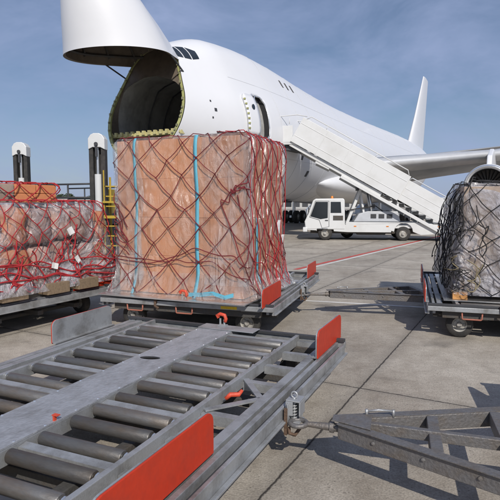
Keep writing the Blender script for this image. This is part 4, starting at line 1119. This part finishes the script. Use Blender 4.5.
# ------------------------------------------------------------------ cargo loader behind the left load
ld = empty('cargo_loader', (0, 0, 0)); tag(ld, 'cargo loader with two tall white capped guide posts and yellow ladder behind the left load', 'cargo loader')
def post(x, y, top):
    p = empty('guide_post', (x, y, 0)); p.parent = ld
    b = MB()
    for s in (-1, 1): b.box((s * .155 - .055, -.12, .3), (s * .155 + .055, .12, top - .32))
    b.box((-.2, .06, .3), (.2, .12, top - .35)); b.build('rail_channel', 'rubber', p, bevel=.01)
    b = MB(); P = [(-.215, top - .42), (-.215, top - .14), (-.15, top - .04), (-.07, top), (.07, top), (.15, top - .04), (.215, top - .14), (.215, top - .42), (.10, top - .36), (-.10, top - .36)]
    b.prism([(a, -.16, z) for a, z in P], (0, .32, 0)); b.build('post_cap', 'twhite', p, bevel=.015)
    b = MB(); b.tube([(0, -.04, .3), (0, -.04, top - 1.05)], .095, 14); b.build('ram_barrel', 'twhite', p, smooth=True, auto=40)
    b = MB(); b.tube([(0, -.04, top - 1.05), (0, -.04, top - .3)], .045, 12); b.build('ram_rod', 'alu', p, smooth=True, auto=40)
    b = MB(); b.tube([(0, -.18, top - .28), (0, -.2, top - .28)], .05, 12); b.box((-.03, -.18, top - .6), (.03, -.14, top - .3)); b.build('cap_hook', 'shade', p)
    return p
post(-3.98, 13.8, 3.70); post(-6.86, 15.8, 3.70)
def lb_(name, m, lo, hi, bev=.02):
    b = MB(); b.box(lo, hi, bev=bev); return b.build(name, m, ld)
lb_('loader_chassis', 'chassis', (-8.6, 14.2, .35), (-3.9, 18.6, 1.15)); lb_('loader_platform', 'shade', (-8.4, 14.4, 1.2), (-4.5, 19.5, 1.62))
b = MB()
for (x0, y0, x1, y1) in ((-6.6, 15.4, -4.3, 14.2), (-6.6, 19, -4.3, 17.4)):
    for z in (2.42, 2.05): b.tube([(x0, y0, z), (x1, y1, z + .0)], .028, 6)
    for t in (0, .33, .66, 1): b.tube([(x0 + (x1 - x0) * t, y0 + (y1 - y0) * t, 1.6), (x0 + (x1 - x0) * t, y0 + (y1 - y0) * t, 2.42)], .025, 6)
b.build('guard_rail', 'shade', ld, smooth=True)
b = MB()
for x in (-3.82, -3.42): b.tube([(x, 13.7, .3), (x, 13.7, 2.75)], .03, 6); b.tube([(x, 14.3, .3), (x, 14.3, 2.6)], .03, 6)
for k in range(8): b.box((-3.82, 13.68, .5 + k * .26), (-3.42, 13.74, .53 + k * .26))
for z in (1.5, 1.9): b.box((-3.84, 13.6, z), (-3.4, 14.3, z + .05))
b.build('ladder', 'yellow', ld)
b = MB()
for x in (-8, -5.0):
    for y in (14.6, 17.8): b.lathe([(-.15, .2), (-.15, .34), (.15, .34), (.15, .2)], (x, y, .36), (0, 1, 0), 20, caps=True)
b.build('loader_wheels', 'rubber', ld, smooth=True, auto=40)
lb_('operator_console', 'yellow', (-4.5, 15.0, 1.6), (-4.0, 15.5, 2.3))

# ------------------------------------------------------------------ far things
def far_building(x0, x1, y, h, d, lab, m='skin_grey', bays=12):
    e = empty('terminal_building', ((x0 + x1) / 2, y, 0)); w = x1 - x0; tag(e, lab, 'building')
    b = MB(); b.box((-w / 2, 0, 0), (w / 2, d, h)); b.build('wall', m, e)
    b = MB(); b.box((-w / 2 - .5, -.5, h), (w / 2 + .5, d + .5, h + .5)); b.build('roof', 'belly', e)
    for k in range(bays):
        xx = -w / 2 + (k + .5) * w / bays; ww = w / bays * .35
        b = MB(); b.box((xx - ww, -.08, h * .18), (xx + ww, -.01, h * .62)); b.build('window', 'shade' if k % 3 else 'glass', e)
far_building(-30, 42, 175, 3.4, 14, 'long low grey building far behind the landing gear', bays=26)
far_building(48, 96, 230, 3.8, 20, 'pale low shed far off behind the stairs truck', m='twhite', bays=14)
far_building(-140, -66, 240, 4.2, 20, 'low grey hangar on the far left horizon', bays=16)
def tree(x, y, h, lab):
    e = empty('tree', (x, y, 0)); tag(e, lab, 'tree', 'trees on the far horizon'); b = MB()
    b.tube([(0, 0, 0), (.1, 0, h * .4), (0, .1, h * .7)], [.3, .2, .08], 6)
    for k in range(4): a = k * 1.7; b.tube([(0, 0, h * (.35 + .08 * k)), (math.cos(a) * h * .25, math.sin(a) * h * .25, h * (.55 + .08 * k))], [.12, .04], 5)
    b.build('trunk', 'bark', e)
    b = MB()
    for k in range(420):
        th = random.uniform(0, 6.28); rr_ = random.random() ** .5; zz = random.uniform(.15, 1); w = h * .42 * math.sin(math.pi * min(1, zz * .85 + .12)) ** .6
        c_ = Vector((w * rr_ * math.cos(th), w * rr_ * math.sin(th), h * zz)) + Vector([random.gauss(0, .2) for _ in range(3)]); s = random.uniform(.25, .55)
        d1_ = Vector([random.gauss(0, 1) for _ in range(3)]).normalized(); d2_ = d1_.orthogonal().normalized()
        b.bm.faces.new([b.bm.verts.new(v) for v in (c_ - d1_ * s, c_ + d2_ * s * .7, c_ + d1_ * s, c_ - d2_ * s * .7)])
    b.build('crown', 'leaf', e)
    return e
random.seed(77)
tp = tree(-58, 300, 6.5, 'small dark tree on the far horizon among the other trees')
for k in range(34):
    c_ = copy_tree(tp); x = -150 + k * 10 + random.uniform(-3, 3); c_.location = (x, 300 + random.uniform(-25, 25), 0); c_.rotation_euler = (0, 0, random.uniform(0, 6)); s = random.uniform(.6, 1.1); c_.scale = (s * 1.4, s * 1.4, s)
# small service vans far behind
def van(x, y, m, lab, rz=0.):
    e = empty('service_van', (x, y, 0), rz); tag(e, lab, 'van', 'service vans far behind the aircraft')
    b = MB(); b.prism([(-2.4, -.95, .4), (-2.35, -.95, 1.1), (-1.6, -.95, 1.9), (2.3, -.95, 1.95), (2.4, -.95, .4)], (0, 1.9, 0)); bd = b.build('body', m, e, bevel=.06)
    b = MB(); b.prism([(-2.0, -.96, 1.15), (-1.55, -.96, 1.75), (-.2, -.96, 1.75), (-.2, -.96, 1.15)], (0, -.01, 0)); b.build('window', 'glass', e)
    for xx in (-1.5, 1.5):
        for yy in (-.85, .85): wheel(e, xx, yy, .33, .2)
van(-1.5, 60, 'twhite', 'white van far behind under the aircraft nose'); van(17.5, 74, 'wing', 'grey van far behind between the landing gear legs', R(10)); van(9.5, 66, 'twhite', 'white van far behind the stairs truck cab')

# ------------------------------------------------------------------ world, sun, camera
SUN_EL = 38.; sdir = Vector((.22, -1, 0)).normalized()      # towards the sun in plan
W = bpy.data.worlds.new('World'); SC.world = W; W.use_nodes = True
nt = W.node_tree; N = nt.nodes; Lk = nt.links; bg = N['Background']
sky = N.new('ShaderNodeTexSky'); sky.sky_type = 'NISHITA'; sky.sun_disc = False; sky.sun_elevation = R(SUN_EL); sky.sun_rotation = math.atan2(sdir.x, sdir.y)
sky.air_density = 1.0; sky.dust_density = .7; sky.ozone_density = 4.0; sky.altitude = 100
tc = N.new('ShaderNodeTexCoord'); mp = N.new('ShaderNodeMapping'); mp.inputs['Scale'].default_value = (1, 1, 2.6); Lk.new(tc.outputs['Generated'], mp.inputs[0])
n1 = N.new('ShaderNodeTexNoise'); n1.inputs['Scale'].default_value = 3.2; n1.inputs['Detail'].default_value = 9; n1.inputs['Roughness'].default_value = .6; n1.inputs['Distortion'].default_value = .4
Lk.new(mp.outputs[0], n1.inputs['Vector'])
mr = N.new('ShaderNodeMapRange'); mr.inputs[1].default_value = .36; mr.inputs[2].default_value = .72; mr.inputs[3].default_value = .22; mr.inputs[4].default_value = .95; Lk.new(n1.outputs['Fac'], mr.inputs[0])
mx = N.new('ShaderNodeMix'); mx.data_type = 'RGBA'; mx.inputs[7].default_value = (4.6, 5.7, 8.8, 1)
Lk.new(mr.outputs[0], mx.inputs[0]); Lk.new(sky.outputs[0], mx.inputs[6]); Lk.new(mx.outputs[2], bg.inputs['Color']); bg.inputs['Strength'].default_value = .072
sl = bpy.data.lights.new('sun', 'SUN'); sl.energy = 3.9; sl.angle = R(.5); sl.color = (1, .94, .86)
so = bpy.data.objects.new('sun', sl); COL.objects.link(so)
dv = -Vector((sdir.x * math.cos(R(SUN_EL)), sdir.y * math.cos(R(SUN_EL)), math.sin(R(SUN_EL)))); so.rotation_euler = dv.to_track_quat('-Z', 'Y').to_euler()
cam = bpy.data.cameras.new('camera'); co = bpy.data.objects.new('camera', cam); COL.objects.link(co); SC.camera = co
cam.sensor_width = 36; cam.sensor_fit = 'HORIZONTAL'; cam.lens = 36 * 520 / 500; cam.clip_end = 6000; cam.clip_start = .05
co.location = (0, 0, 1.9); co.rotation_euler = (R(90) - math.atan(47 / 520), 0, 0)
vs = SC.view_settings; vs.view_transform = 'Standard'; vs.look = 'None'; vs.exposure = 0; vs.gamma = 1; vs.use_curve_mapping = False
SC.render.resolution_x = 1024; SC.render.resolution_y = 1024
